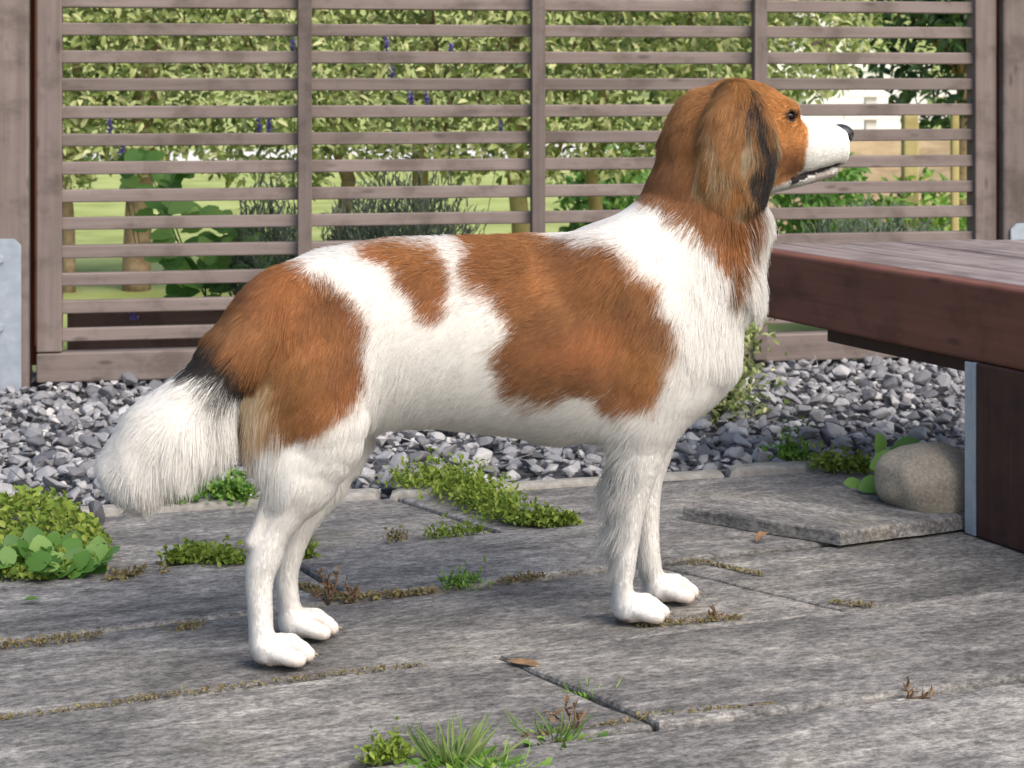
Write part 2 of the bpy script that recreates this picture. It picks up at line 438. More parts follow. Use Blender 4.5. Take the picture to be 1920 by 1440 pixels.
# hind legs
chain([(560, 590, 86, .030, -.040), (592, 720, 84, .030, -.050), (610, 810, 70, .026, -.050), (572, 905, 46, .020, -.046)], HIND, 0.018)
chain([(572, 905, 46, .020, -.046), (518, 990, 27, .0145, -.042), (497, 1040, 29, .0135, -.040), (486, 1090, 23, .0112, -.038), (488, 1150, 20, .0105, -.037), (490, 1200, 20, .012, -.037)], HIND, 0.008)
chain([(472, 1014, 11, .008, -.041), (486, 975, 7, .006, -.043), (520, 890, 14, .008, -.045)], HIND, 0.004)
for sy in (-1, 1):
    chain([(515, 690, 46, .022, sy * .032), (498, 750, 46, .022, sy * .036), (514, 820, 40, .019, sy * .040), (540, 876, 30, .015, sy * .044)], HIND, 0.022)
chain([(570, 590, 80, .028, .040), (615, 720, 76, .030, .048), (640, 800, 62, .026, .048), (605, 900, 42, .020, .044)], HIND, 0.018)
chain([(605, 900, 42, .020, .044), (560, 985, 26, .014, .040), (541, 1040, 23, .0125, .038), (536, 1085, 19, .0108, .037), (541, 1130, 18, .0104, .037), (548, 1160, 18, .012, .037)], HIND, 0.008)
# fore legs
chain([(1210, 770, 70, .026, -.042), (1196, 846, 50, .022, -.040), (1188, 905, 37, .0175, -.036), (1180, 960, 27, .0145, -.033), (1174, 1010, 23, .013, -.030),
       (1170, 1050, 21, .0125, -.029), (1166, 1095, 18, .011, -.028), (1170, 1122, 19, .0125, -.028)], FORE, 0.008)
chain([(1225, 770, 62, .026, .042), (1215, 850, 44, .022, .038), (1210, 905, 30, .018, .034), (1210, 980, 24, .0145, .030), (1214, 1040, 22, .0135, .028),
       (1222, 1075, 19, .011, .028), (1230, 1095, 20, .012, .028)], FORE, 0.008)

def paw(u, y, rear, lead):
    """Paw resting on the ground: pad body, four bent toes with knuckles, heel pad."""
    s0 = dogp(u, 1200, y)[0]
    capsule((s0 - .002, y, .016, .012, .0145), (s0 + .012, y, .0155, .0120, .019), PAW, .008)
    capsule((s0 - .003, y, .0095, .0080, .013), (s0 + .030, y, .0090, .0082, .019), PAW, .006)
    for dy, ln in TOES:
        kh = .0178 if abs(dy) < .01 else .0128
        capsule((s0 + .004, y + dy * .75, kh + .003, .0075, .0062), (s0 + ln * .70, y + dy, kh, .0080, .0064), PAW, .0015)
        capsule((s0 + ln * .70, y + dy, kh, .0080, .0064), (s0 + ln + .003, y + dy * 1.04, .0088, .0074, .0060), PAW, .0015)
TOES = ((-.0195, .021), (-.0066, .033), (.0066, .033), (.0195, .021))
PAWS = [(502, -.037), (551, .037), (1176, -.028), (1234, .028)]
for u, y in PAWS: paw(u, y, 0, 0)
for u, y in PAWS:                                              # clefts between the toes
    s0 = dogp(u, 1200, y)[0]
    for dy, ln in ((-.0134, .027), (0, .033), (.0134, .027)):
        capsule((s0 + .013, y + dy * .9, .0315, .0045, .0016), (s0 + ln * .8, y + dy, .0285, .0062, .0020), PAW, .002, sub=True)
        capsule((s0 + ln * .8, y + dy, .0285, .0062, .0020), (s0 + ln + .010, y + dy * 1.04, .012, .0075, .0026), PAW, .002, sub=True)
# tail: set on the croup, carried down and back, a full plume at the end
TAILP = [(575, 560, 52, .030, -.018), (512, 592, 54, .032, -.034), (448, 648, 50, .030, -.046), (398, 705, 42, .028, -.048),
         (352, 768, 56, .034, -.048), (304, 816, 62, .034, -.048), (256, 866, 52, .030, -.048)]
chain(TAILP, TAIL, 0.02)
chain([(398, 735, 30, .022, -.046), (398, 790, 30, .020, -.046)], TAIL, 0.02)
chain([(330, 800, 46, .026, -.048), (374, 812, 30, .02, -.046)], TAIL, 0.02)

def surface_nets(F, lo, w):
    ins = F < 0
    nx, ny, nz = F.shape
    off = [(i, j, k) for i in (0, 1) for j in (0, 1) for k in (0, 1)]
    cs = np.zeros((nx - 1, ny - 1, nz - 1), np.int8)
    for i, j, k in off: cs += ins[i:nx - 1 + i, j:ny - 1 + j, k:nz - 1 + k]
    act = (cs > 0) & (cs < 8)
    idx = np.argwhere(act)
    vid = np.full(act.shape, -1, np.int64); vid[act] = np.arange(len(idx))
    pos = np.zeros((len(idx), 3)); cnt = np.zeros(len(idx))
    for a in off:
        for ax in range(3):
            if a[ax]: continue
            b = list(a); b[ax] = 1
            fa = F[tuple((idx + a).T)]; fb = F[tuple((idx + b).T)]
            cr = (fa < 0) != (fb < 0)
            t = np.where(cr, fa / np.where(cr, fa - fb, 1), 0)
            p = np.array(a, float) + t[:, None] * (np.array(b) - np.array(a))
            pos[cr] += p[cr]; cnt[cr] += 1
    pos = idx + pos / cnt[:, None]
    quads = []
    for ax in range(3):
        o1, o2 = [(1, 2), (2, 0), (0, 1)][ax]
        sl_a = [slice(None)] * 3; sl_b = [slice(None)] * 3
        sl_a[ax] = slice(0, -1); sl_b[ax] = slice(1, None)
        ch = ins[tuple(sl_a)] != ins[tuple(sl_b)]
        e = np.argwhere(ch)
        ok = (e[:, o1] > 0) & (e[:, o2] > 0) & (e[:, o1] < F.shape[o1] - 1) & (e[:, o2] < F.shape[o2] - 1)
        e = e[ok]
        flip = ins[tuple(e.T)]
        q = []
        for d1, d2 in ((-1, -1), (0, -1), (0, 0), (-1, 0)):
            c = e.copy(); c[:, o1] += d1; c[:, o2] += d2
            q.append(vid[tuple(c.T)])
        q = np.stack(q, 1)
        q[~flip] = q[~flip][:, ::-1]
        quads.append(q)
    return lo + pos * w, np.concatenate(quads), idx

dv, dq, didx = surface_nets(SDF, GLO, GW)
dgrp = GRP[tuple(didx.T)]
# keep the largest connected piece and relax the surface a little
nv = len(dv)
e1 = np.concatenate([dq[:, [0, 1]], dq[:, [1, 2]], dq[:, [2, 3]], dq[:, [3, 0]]])
for _ in range(3):
    acc = np.zeros((nv, 3)); c = np.zeros(nv)
    for a, b in ((0, 1), (1, 0)):
        for ax in range(3): acc[:, ax] += np.bincount(e1[:, a], dv[e1[:, b], ax], nv)
        c += np.bincount(e1[:, a], minlength=nv)
    lap = acc / c[:, None] - dv
    dv = dv + lap * np.where(np.isin(dgrp, (PAW, MUZ)), 0.25, 0.5)[:, None]
dv[:, 2] = np.maximum(dv[:, 2], 0.0015)

# ---------- coat pattern, outlined on the near flank
def poly_sh(pts, y): return np.array([dogp(u, v, y) for u, v in pts])
def in_poly(P, poly):
    x, y = P[:, 0], P[:, 1]; r = np.zeros(len(P), bool)
    j = len(poly) - 1
    for i in range(len(poly)):
        xi, yi = poly[i]; xj, yj = poly[j]
        c = ((yi > y) != (yj > y)) & (x < (xj - xi) * (y - yi) / (yj - yi + 1e-12) + xi)
        r ^= c; j = i
    return r
BODY_PATCH = poly_sh([(908, 400), (1000, 400), (1050, 445), (1090, 462), (1140, 476), (1190, 526), (1226, 585), (1240, 650), (1231, 712), (1206, 768), (1160, 781), (1132, 762), (1118, 742), (1060, 752), (1000, 764), (950, 738), (912, 692), (915, 652), (938, 622), (932, 592), (902, 566), (878, 540), (868, 492), (886, 455)], -.06)
LOIN_PATCH = poly_sh([(672, 466), (700, 455), (745, 452), (790, 456), (830, 472), (848, 500), (846, 545), (830, 585), (800, 604), (765, 588), (737, 550), (710, 498)], -.05)
RUMP_PATCH = poly_sh([(580, 470), (566, 505), (578, 528), (622, 540), (655, 566), (676, 602), (680, 650), (672, 712), (662, 762), (620, 788), (572, 814), (530, 832), (500, 835), (400, 825), (380, 500), (520, 470)], -.06)
NECK_PATCH = poly_sh([(1100, 60), (1170, 300), (1195, 352), (1216, 386), (1244, 422), (1300, 458), (1338, 478), (1354, 522), (1364, 572), (1376, 572), (1388, 520), (1408, 468), (1426, 420), (1432, 372), (1470, 340), (1470, 60)], -.045)
MUZ_WHITE = poly_sh([(1498, 200), (1516, 240), (1508, 285), (1512, 322), (1470, 345), (1420, 362), (1430, 420), (1700, 420), (1700, 180), (1498, 180)], -.025)
LIP_DARK = poly_sh([(1482, 334), (1491, 346), (1528, 331), (1554, 320), (1582, 311), (1583, 303), (1558, 309), (1522, 321)], -.022)
EAR_DARK = poly_sh([(1396, 165), (1418, 175), (1440, 240), (1456, 300), (1454, 352), (1420, 392), (1404, 372), (1412, 320), (1418, 270), (1408, 220)], -.06)

PH = RNG.uniform(0, 6.283, (14, 3)); KV = RNG.normal(0, 1, (14, 3)); KV /= np.linalg.norm(KV, axis=1)[:, None]
def wob(P, wl, ch=0):
    """Smooth pseudo-noise, about -1..1, wavelength wl."""
    k = KV * (6.283 / wl) * np.linspace(0.7, 1.6, 14)[:, None]
    return np.sin(P @ k.T + PH[:, ch % 3] + ch * 1.7).sum(1) / 3.6

WHITE = np.array([0.87, 0.85, 0.815]); RED = np.array([0.30, 0.122, 0.044]); GOLD = np.array([0.46, 0.225, 0.082])
CREAM = np.array([0.70, 0.56, 0.38]); BLACK = np.array([0.022, 0.019, 0.020]); PINK = np.array([0.55, 0.36, 0.29])
tail_sh = np.array([dogp(u, v, y_) for u, v, _, _, y_ in TAILP])
seg = np.diff(tail_sh, axis=0); sl = np.hypot(seg[:, 0], seg[:, 1]); cum = np.concatenate([[0], np.cumsum(sl)])
def tail_len(sh):
    best = np.full(len(sh), 9.0); out = np.zeros(len(sh))
    for i in range(len(seg)):
        t = np.clip(((sh - tail_sh[i]) @ seg[i]) / (sl[i] ** 2), 0, 1)
        d = np.hypot(*((sh - tail_sh[i] - t[:, None] * seg[i]).T))
        m = d < best; best[m] = d[m]; out[m] = cum[i] + t[m] * sl[i]
    return out

def coat(P, g, jit=0.004):
    """Coat colour at dog-space points P with part ids g."""
    n = len(P)
    sh = P[:, [0, 2]] + RNG.normal(0, jit, (n, 2)) * np.where(np.isin(g, (HEAD, MUZ)), .35, 1)[:, None]
    sh = sh + 0.004 * np.stack([wob(P, .05, 0), wob(P, .05, 1)], 1) * np.where(np.isin(g, (HEAD, MUZ)), .3, 1)[:, None]
    c = np.tile(WHITE, (n, 1))
    red = RED * (1 + 0.22 * wob(P, .09, 0)[:, None]) + (GOLD - RED) * np.clip(0.10 + 0.25 * wob(P, .12, 1), 0, 1)[:, None]
    body = np.isin(g, (TORSO, NECK, HIND, FORE))
    for pl in (BODY_PATCH, LOIN_PATCH): m = body & (g != FORE) & in_poly(sh, pl); c[m] = red[m]
    # lighter gold along the shoulder edge of the saddle
    e0 = np.array(dogp(1225, 700, -.07)); 
    k = np.clip(1 - np.hypot((sh[:, 0] - e0[0]) * 1.5, sh[:, 1] - e0[1]) / .10, 0, 1)
    m = body & in_poly(sh, BODY_PATCH); c[m] += ((GOLD - RED) * .55)[None] * k[m][:, None]
    m = (body & in_poly(sh, RUMP_PATCH))
    k = np.clip((dogp(0, 640, -.06)[1] - sh[:, 1]) / .06, 0, 1) * np.clip((dogp(640, 700, -.06)[0] - sh[:, 0]) / .09, 0, 1)
    rr = red + (GOLD * 1.05 - RED) * k[:, None]
    k2 = np.clip((dogp(520, 700, -.06)[0] - sh[:, 0]) / .026, 0, 1) * np.clip((dogp(500, 690, -.06)[1] - sh[:, 1]) / .02, 0, 1)
    rr = rr * (1 - k2[:, None]) + CREAM * k2[:, None]
    c[m] = rr[m]
    m = body & in_poly(sh, NECK_PATCH); c[m] = (red * 1.02 + (GOLD - RED) * .18)[m]
    hd = np.isin(g, (HEAD, MUZ))
    gold = GOLD * (1.12 + 0.12 * wob(P, .035, 0)[:, None]) + (RED - GOLD) * np.clip(.12 + .35 * wob(P, .06, 2), 0, 1)[:, None]
    c[hd] = gold[hd]
    m = hd & in_poly(sh, MUZ_WHITE); c[m] = WHITE
    m = hd & (np.abs(P[:, 1]) < .006) & (P[:, 0] > dogp(1455, 200)[0]); c[m] = WHITE       # blaze
    e0 = np.array(dogp(1562, 278, -.02)); k = np.clip(1 - np.hypot(sh[:, 0] - e0[0], sh[:, 1] - e0[1]) / .02, 0, 1)
    m = (g == MUZ) & (RNG.random(n) < k * .30) & (jit > .001); c[m] *= .72                                    # ticking round the whiskers
    m = (g == MUZ) & (P[:, 2] < dogp(1540, 322, -.015)[1]) & (sh[:, 0] > dogp(1515, 330)[0]) & (np.abs(P[:, 1]) > .004); c[m] = c[m] * .5 + np.array([.62, .47, .43]) * .5
    m = (g == MUZ) & in_poly(sh, LIP_DARK) & (np.abs(P[:, 1]) > .006); c[m] = BLACK * 1.4
    for sy in (-1, 1):                                                                        # dark eyelid rim
        e = np.array(dogp(1481, 216, -.030)); d = np.hypot((sh[:, 0] - e[0]) * .62, sh[:, 1] - e[1])
        m = (g == HEAD) & (P[:, 1] * sy > .012) & (d < .0066); c[m] = BLACK * 1.2
    m = g == EAR
    c[m] = (red * .8 + (GOLD - RED) * .75 + (CREAM * .8 - GOLD) * np.clip(.16 + .30 * wob(P * np.array([3.2, 1, .6]), .035, 1) + .2 * wob(P * np.array([9, 1, .6]), .035, 2), 0, .8)[:, None] * np.clip((dogp(1380, 200, -.06)[1] - P[:, 2]) / .03, 0, 1)[:, None])[m]
    m = m & in_poly(sh + np.stack([.006 * wob(P * np.array([2.5, 1, .4]), .02, 0), 0 * sh[:, 0]], 1), EAR_DARK); c[m] = BLACK * 1.6
    m = g == TAIL
    tl = tail_len(sh)
    k = np.clip((tl - cum[2]) / (cum[3] - cum[2]), -5, 5)
    tc = np.where((k < .22 + .10 * wob(P, .03, 0))[:, None], red * .85 + (GOLD - RED) * .25, np.where((k < 1.12)[:, None], BLACK[None], WHITE[None]))
    c[m] = tc[m]
    m = g == PAW
    k = np.clip((.013 - P[:, 2]) / .012, 0, 1)
    c[m] = (WHITE * (1 - k[:, None] * .55) + np.array([.62, .42, .27]) * k[:, None] * .55)[m]
    for u_, y_ in PAWS:                                        # pinkish clefts with crease shade painted in to part the toes; dark heel pad
        s0 = dogp(u_, 1200, y_)[0]
        near_ = m & (np.abs(P[:, 0] - s0 - .015) < .05) & (np.abs(P[:, 1] - y_) < .035)
        for dy in (-.0137, 0, .0137):
            kk = np.clip(1 - np.abs(P[:, 1] - y_ - dy) / .0032, 0, 1) * np.clip((P[:, 0] - s0 - .012) / .008, 0, 1)
            c[near_] = (c * (1 - .6 * kk[:, None]) + np.array([.34, .20, .14]) * .6 * kk[:, None])[near_]
        kk = np.clip((s0 - .002 - P[:, 0]) / .004, 0, 1) * np.clip((.010 - P[:, 2]) / .004, 0, 1)
        c[near_] = (c * (1 - kk[:, None]) + np.array([.16, .12, .11]) * kk[:, None])[near_]
    return np.clip(c, 0.01, 0.92)

dcol = coat(dv, dgrp, 0.0005)
dog = empty('dog', (0, 0, 0))
tag(dog, 'white and chestnut spaniel-type dog standing in profile, facing right with feathered tail', 'dog')
dme = bpy.data.meshes.new('body')
wv = dog_world(dv)
dme.from_pydata([], [], [])
dme.vertices.add(nv); dme.vertices.foreach_set('co', wv.ravel())
dme.loops.add(len(dq) * 4); dme.loops.foreach_set('vertex_index', dq.ravel().astype(np.int32))
dme.polygons.add(len(dq)); dme.polygons.foreach_set('loop_start', np.arange(0, len(dq) * 4, 4, dtype=np.int32))
dme.update(calc_edges=True); dme.validate()
dme.polygons.foreach_set('use_smooth', np.ones(len(dme.polygons), bool))
ca = dme.color_attributes.new('coat', 'FLOAT_COLOR', 'POINT')
ca.data.foreach_set('color', np.concatenate([dcol, np.ones((nv, 1))], 1).astype(np.float32).ravel())

def coat_skin_mat():
    m, nt, b = new_mat('dog_skin_coat')
    a = nd(nt, 'ShaderNodeAttribute', attribute_name='coat')
    nt.links.new(a.outputs['Color'], b.inputs['Base Color'])
    b.inputs['Roughness'].default_value = 0.9; b.inputs['Specular IOR Level'].default_value = 0.1
    return m
M['dog_skin'] = coat_skin_mat()
body = link('body', dme, M['dog_skin'], dog)

# ---------- fur
def fur_mat():
    m = bpy.data.materials.new('dog_fur'); m.use_nodes = True
    nt = m.node_tree; nt.nodes.clear()
    c = nd(nt, 'ShaderNodeAttribute', attribute_name='hcol')
    n = nd(nt, 'ShaderNodeAttribute', attribute_name='snrm')
    geo = nd(nt, 'ShaderNodeNewGeometry')
    va = nd(nt, 'ShaderNodeMix', data_type='VECTOR'); va.inputs[0].default_value = 0.15
    nt.links.new(n.outputs['Vector'], va.inputs[4]); nt.links.new(geo.outputs['Normal'], va.inputs[5])
    nm = nd(nt, 'ShaderNodeVectorMath', operation='NORMALIZE'); nt.links.new(va.outputs[1], nm.inputs[0])
    d = nd(nt, 'ShaderNodeBsdfDiffuse'); nt.links.new(c.outputs['Color'], d.inputs['Color']); nt.links.new(nm.outputs[0], d.inputs['Normal'])
    t = nd(nt, 'ShaderNodeBsdfTranslucent'); nt.links.new(c.outputs['Color'], t.inputs['Color']); nt.links.new(nm.outputs[0], t.inputs['Normal'])
    h = nd(nt, 'ShaderNodeBsdfHair', component='Reflection')
    h.inputs['RoughnessU'].default_value = 0.35; h.inputs['RoughnessV'].default_value = 0.6
    h.inputs['Color'].default_value = (0.9, 0.88, 0.85, 1)
    m1 = nd(nt, 'ShaderNodeMixShader'); m1.inputs[0].default_value = 0.26
    m2 = nd(nt, 'ShaderNodeMixShader'); m2.inputs[0].default_value = 0.025
    o = nd(nt, 'ShaderNodeOutputMaterial')
    nt.links.new(d.outputs[0], m1.inputs[1]); nt.links.new(t.outputs[0], m1.inputs[2])
    nt.links.new(m1.outputs[0], m2.inputs[1]); nt.links.new(h.outputs[0], m2.inputs[2])
    nt.links.new(m2.outputs[0], o.inputs['Surface'])
    return m
M['fur'] = fur_mat()

# flow field: (u, v, du, dv, length mm, lift deg) per part, in photograph terms
FLOW = {
 TORSO: [(1150, 430, -60, 60, 26, 16), (1090, 470, -60, 45, 26, 16), (960, 450, -100, 12, 16, 10), (800, 450, -100, 12, 15, 9), (650, 470, -90, 40, 15, 9), (580, 510, -70, 60, 18, 10),
         (1200, 560, -55, 85, 26, 12), (1120, 600, -60, 80, 20, 9), (980, 560, -90, 45, 15, 7), (800, 560, -70, 70, 15, 7), (700, 560, -50, 85, 15, 7), (620, 620, -60, 80, 15, 7),
         (1240, 700, -35, 95, 20, 9), (1060, 700, -80, 50, 16, 7), (940, 660, -80, 60, 16, 8), (820, 700, -60, 80, 20, 12), (730, 720, -25, 95, 24, 14), (700, 800, 5, 100, 26, 16),
         (1000, 800, -70, 60, 20, 12), (900, 795, -60, 80, 22, 14), (800, 790, -40, 90, 22, 14), (1110, 820, -50, 85, 22, 12),
         (1320, 600, -20, 100, 30, 16), (1370, 640, -10, 100, 26, 16), (1340, 720, -40, 90, 18, 9), (1290, 780, -30, 95, 14, 7), (1300, 520, -50, 85, 30, 12), (1260, 480, -60, 70, 30, 12)],
 NECK: [(1220, 380, -50, 80, 28, 9), (1260, 450, -60, 75, 28, 9), (1300, 400, -35, 90, 34, 12), (1340, 480, -20, 95, 34, 14), (1380, 420, 0, 100, 34, 16), (1420, 420, 25, 95, 38, 38),
        (1400, 520, 15, 95, 40, 40), (1180, 420, -75, 60, 30, 12), (1280, 320, -45, 85, 26, 10)],
 HEAD: [(1300, 220, -60, 75, 16, 12), (1260, 300, -35, 95, 26, 14), (1385, 150, -90, 15, 8, 12), (1430, 175, -80, -30, 8, 10), (1480, 240, -80, 25, 6, 8), (1440, 280, -85, 30, 8, 10),
        (1420, 340, -70, 60, 9, 12), (1470, 310, -85, 30, 5, 8), (1340, 180, -80, 40, 12, 14)],
 MUZ: [(1500, 230, -95, 0, 3.5, 8), (1580, 260, -90, 15, 2.6, 8), (1530, 290, -80, 45, 4, 10), (1480, 330, -85, 35, 5, 12), (1550, 320, -90, 20, 4, 14), (1430, 350, -70, 60, 10, 16)],
 EAR: [(1385, 170, -15, 95, 12, 10), (1340, 220, -30, 95, 28, 10), (1330, 300, -14, 100, 32, 9), (1380, 300, -6, 100, 30, 7), (1430, 250, 8, 100, 22, 8), (1440, 320, -12, 100, 22, 7), (1400, 360, -10, 100, 22, 6), (1360, 350, 4, 100, 26, 8)],
 TAIL: [(540, 540, -70, 70, 18, 9), (480, 560, -75, 68, 20, 10), (470, 640, -45, 90, 28, 11), (430, 700, -25, 95, 28, 9), (400, 670, -68, 74, 20, 8), (340, 720, -80, 60, 30, 9), (250, 770, -72, 72, 30, 9),
        (210, 850, -30, 95, 26, 12), (270, 900, 18, 95, 36, 14), (360, 800, -20, 98, 50, 9), (400, 820, 4, 100, 38, 10), (420, 760, 12, 100, 44, 9), (320, 860, 4, 100, 44, 12), (380, 850, 22, 98, 34, 12)],
 HIND: [(600, 620, -45, 90, 15, 7), (640, 720, -25, 95, 15, 7), (560, 720, -50, 85, 18, 8), (480, 700, -18, 98, 40, 12), (450, 740, -6, 100, 52, 14), (470, 820, -4, 100, 46, 12), (500, 880, 0, 100, 34, 11), (560, 830, -35, 92, 18, 8),
        (680, 800, -20, 95, 18, 8), (640, 880, -50, 85, 11, 7), (560, 950, -50, 85, 9, 7), (490, 960, -22, 95, 7, 9), (510, 1010, -20, 98, 5, 8), (495, 1090, 0, 100, 4.5, 8), (495, 1180, 10, 100, 4.5, 8), (700, 860, 0, 100, 22, 14)],
 FORE: [(1230, 800, -10, 100, 9, 7), (1140, 830, -55, 80, 40, 38), (1150, 900, -55, 78, 60, 46), (1145, 980, -75, 66, 78, 54), (1145, 1045, -95, 40, 74, 58), (1215, 880, 0, 100, 6, 7), (1200, 960, 0, 100, 5, 7), (1185, 1040, 0, 100, 4.5, 7), (1170, 1100, 6, 100, 4.5, 8), (1235, 960, 5, 100, 5, 7)],
 PAW: [(500, 1210, 70, 60, 3.6, 5), (560, 1215, 80, 50, 3.0, 5), (1190, 1130, 80, 50, 3.2, 5)],
}
tri = np.concatenate([dq[:, [0, 1, 2]], dq[:, [0, 2, 3]]])
ta, tb, tc_ = dv[tri[:, 0]], dv[tri[:, 1]], dv[tri[:, 2]]
fn = np.cross(tb - ta, tc_ - ta); area = np.linalg.norm(fn, axis=1) / 2
vn = np.zeros((nv, 3))
for i in range(3):
    for ax in range(3): vn[:, ax] += np.bincount(tri[:, i], fn[:, ax], nv)
vn /= np.linalg.norm(vn, axis=1)[:, None] + 1e-12
for _ in range(2):                                            # the fur lies over a softened form
    acc = np.zeros((nv, 3))
    for a, b in ((0, 1), (1, 0)):
        for ax in range(3): acc[:, ax] += np.bincount(e1[:, a], vn[e1[:, b], ax], nv)
    vn = acc + vn; vn /= np.linalg.norm(vn, axis=1)[:, None] + 1e-12
DENS = np.array([80, 80, 125, 95, 80, 90, 110, 150, 180], float) * 1e4     # strands per square metre, by part
prob = area * DENS[dgrp[tri[:, 0]]]
prob *= np.where((fn[:, 1] > 0) & (ta[:, 1] > .02), .4, 1.0)
NH = int(prob.sum())
ti = RNG.choice(len(tri), NH, p=prob / prob.sum())
r1 = np.sqrt(RNG.random(NH)); r2 = RNG.random(NH)
bw = np.stack([1 - r1, r1 * (1 - r2), r1 * r2], 1)
hp = (dv[tri[ti]] * bw[:, :, None]).sum(1)
hn = (vn[tri[ti]] * bw[:, :, None]).sum(1); hn /= np.linalg.norm(hn, axis=1)[:, None] + 1e-12
hg = dgrp[tri[ti, 0]]
keep = hp[:, 2] > 0.004
nose_c = np.array([*dogp(1588, 250, 0)]); 
keep &= ~((hg == MUZ) & (np.hypot(hp[:, 0] - nose_c[0], hp[:, 2] - nose_c[1]) < .012))
keep &= ~((hg == MUZ) & in_poly(hp[:, [0, 2]], LIP_DARK) & (np.abs(hp[:, 1]) > .008))
eye_c = np.array([*dogp(1481, 217, -.030)])
keep &= ~((hg == HEAD) & (np.abs(hp[:, 1]) > .012) & (np.hypot((hp[:, 0] - eye_c[0]) * .8, hp[:, 2] - eye_c[1]) < .0068))
hp, hn, hg = hp[keep], hn[keep], hg[keep]; NH = len(hp)
flow = np.zeros((NH, 2)); hl = np.zeros(NH); lift = np.zeros(NH)
for g, ctl in FLOW.items():
    m = np.where(hg == g)[0]
    if not len(m): continue
    cp = np.array([dogp(c[0], c[1], -.05) for c in ctl])
    ce = np.array([dogp(c[0] + c[2] * .2, c[1] + c[3] * .2, -.05) for c in ctl]) - cp
    ce /= np.linalg.norm(ce, axis=1)[:, None]
    d2 = ((hp[m][:, None, [0, 2]] - cp[None]) ** 2).sum(2) + 2e-5
    w = d2 ** -1.8; w /= w.sum(1)[:, None]
    flow[m] = w @ ce; hl[m] = w @ np.array([c[4] for c in ctl]) * .001; lift[m] = w @ np.radians([c[5] for c in ctl])
# feathering only on the back of the fore legs, short hair on their sides and front
m = hg == FORE
back = np.clip(-hn[:, 0] * 1.5 + .1, 0, 1)
wisp = RNG.random(NH) < .34
hl[m] = (.0048 + (hl - .0048) * back * np.where(wisp, 1, .16))[m]
m = (hg == HIND) & (hl > .022)
hl[m] = (.014 + (hl - .014) * np.clip(-hn[:, 0] * 1.2 + .45, 0, 1))[m]
hl *= RNG.uniform(.7, 1.12, NH)
lift = np.where(hl < .012, lift + .34, lift) * RNG.uniform(.6, 1.5, NH)
d3 = np.stack([flow[:, 0], .10 * np.sign(hp[:, 1]) * 0, flow[:, 1]], 1)
wl_ = .035
d3 += np.where(np.isin(hg, (EAR, TAIL, NECK)), .26, .15)[:, None] * np.stack([wob(hp, wl_, 0), wob(hp, wl_, 1), wob(hp, wl_, 2)], 1) + RNG.normal(0, .07, (NH, 3))
tan = d3 - (d3 * hn).sum(1)[:, None] * hn
tan /= np.linalg.norm(tan, axis=1)[:, None] + 1e-9
g0 = tan * np.cos(lift)[:, None] + hn * np.sin(lift)[:, None]
NP_ = 6
tt = np.linspace(0, 1, NP_)
grav = np.array([0, 0, -1.0])
droop = np.clip((hl - .018) / .04, 0, 1)[:, None] * np.where(hg == FORE, .12, .35)[:, None]
bend = -hn * (np.sin(lift) * .75)[:, None] + grav * droop
pts = hp[:, None, :] - hn[:, None, :] * .0002 + hl[:, None, None] * (tt[None, :, None] * g0[:, None, :] + (tt ** 2)[None, :, None] * bend[:, None, :] * .6)
# clumps
NC = NH // 26
ci = RNG.choice(NH, NC, replace=False)
kd = kdtree.KDTree(NC)
for j, i in enumerate(ci): kd.insert(hp[i], j)
kd.balance()
near = np.fromiter((ci[kd.find(p)[1]] for p in hp), np.int64, NH)
cl = np.clip((hl - .02) / .03, 0, 1)[:, None] * .36 + .07
same = (hg[near] == hg)[:, None]
rel = pts[near] - pts
pts = pts + rel * (cl * same)[:, :, None] * (tt ** 1.4)[None, :, None]
pts[:, :, 2] = np.maximum(pts[:, :, 2], .002)
# strand colour: where the root grows, each with its own shade
# the coat pattern is read where the strand shows, not where it is rooted
hm = hp + tan * (hl * np.where(np.isin(hg, (TORSO, NECK, HIND)), .6, 0))[:, None]
hc_ = (coat(hm, hg, 0.003) + coat(hm, hg, 0.004) + coat(hm, hg, 0.006)) / 3
pale = hc_.mean(1) > .5
shade = 1 + RNG.normal(0, 1, NH) * np.where(pale, np.where(np.isin(hg, (MUZ, FORE, HIND, PAW)), .045, .03), .09)
clump_sh = 1 + RNG.normal(0, 1, NH)[near] * np.where(pale, .02, .08)
hc_ = np.clip(hc_ * (shade * clump_sh)[:, None], .008, .92)
wn_ = dog_dir(hn)
wp = dog_world(pts.reshape(-1, 3))
hcv = bpy.data.hair_curves.new('fur')
hcv.add_curves([NP_] * NH)
hcv.attributes['position'].data.foreach_set('vector', wp.astype(np.float32).ravel())
rad = np.where(hl > .02, .00020, .00018)[:, None] * (1 - .75 * tt ** 2)[None, :]
ra = hcv.attributes.get('radius') or hcv.attributes.new('radius', 'FLOAT', 'POINT')
ra.data.foreach_set('value', rad.astype(np.float32).ravel())
a = hcv.attributes.new('hcol', 'FLOAT_COLOR', 'CURVE')
a.data.foreach_set('color', np.concatenate([hc_, np.ones((NH, 1))], 1).astype(np.float32).ravel())
a = hcv.attributes.new('snrm', 'FLOAT_VECTOR', 'CURVE')
a.data.foreach_set('vector', wn_.astype(np.float32).ravel())
fur = bpy.data.objects.new('fur', hcv); COL.objects.link(fur); hcv.materials.append(M['fur'])
fur.parent = dog

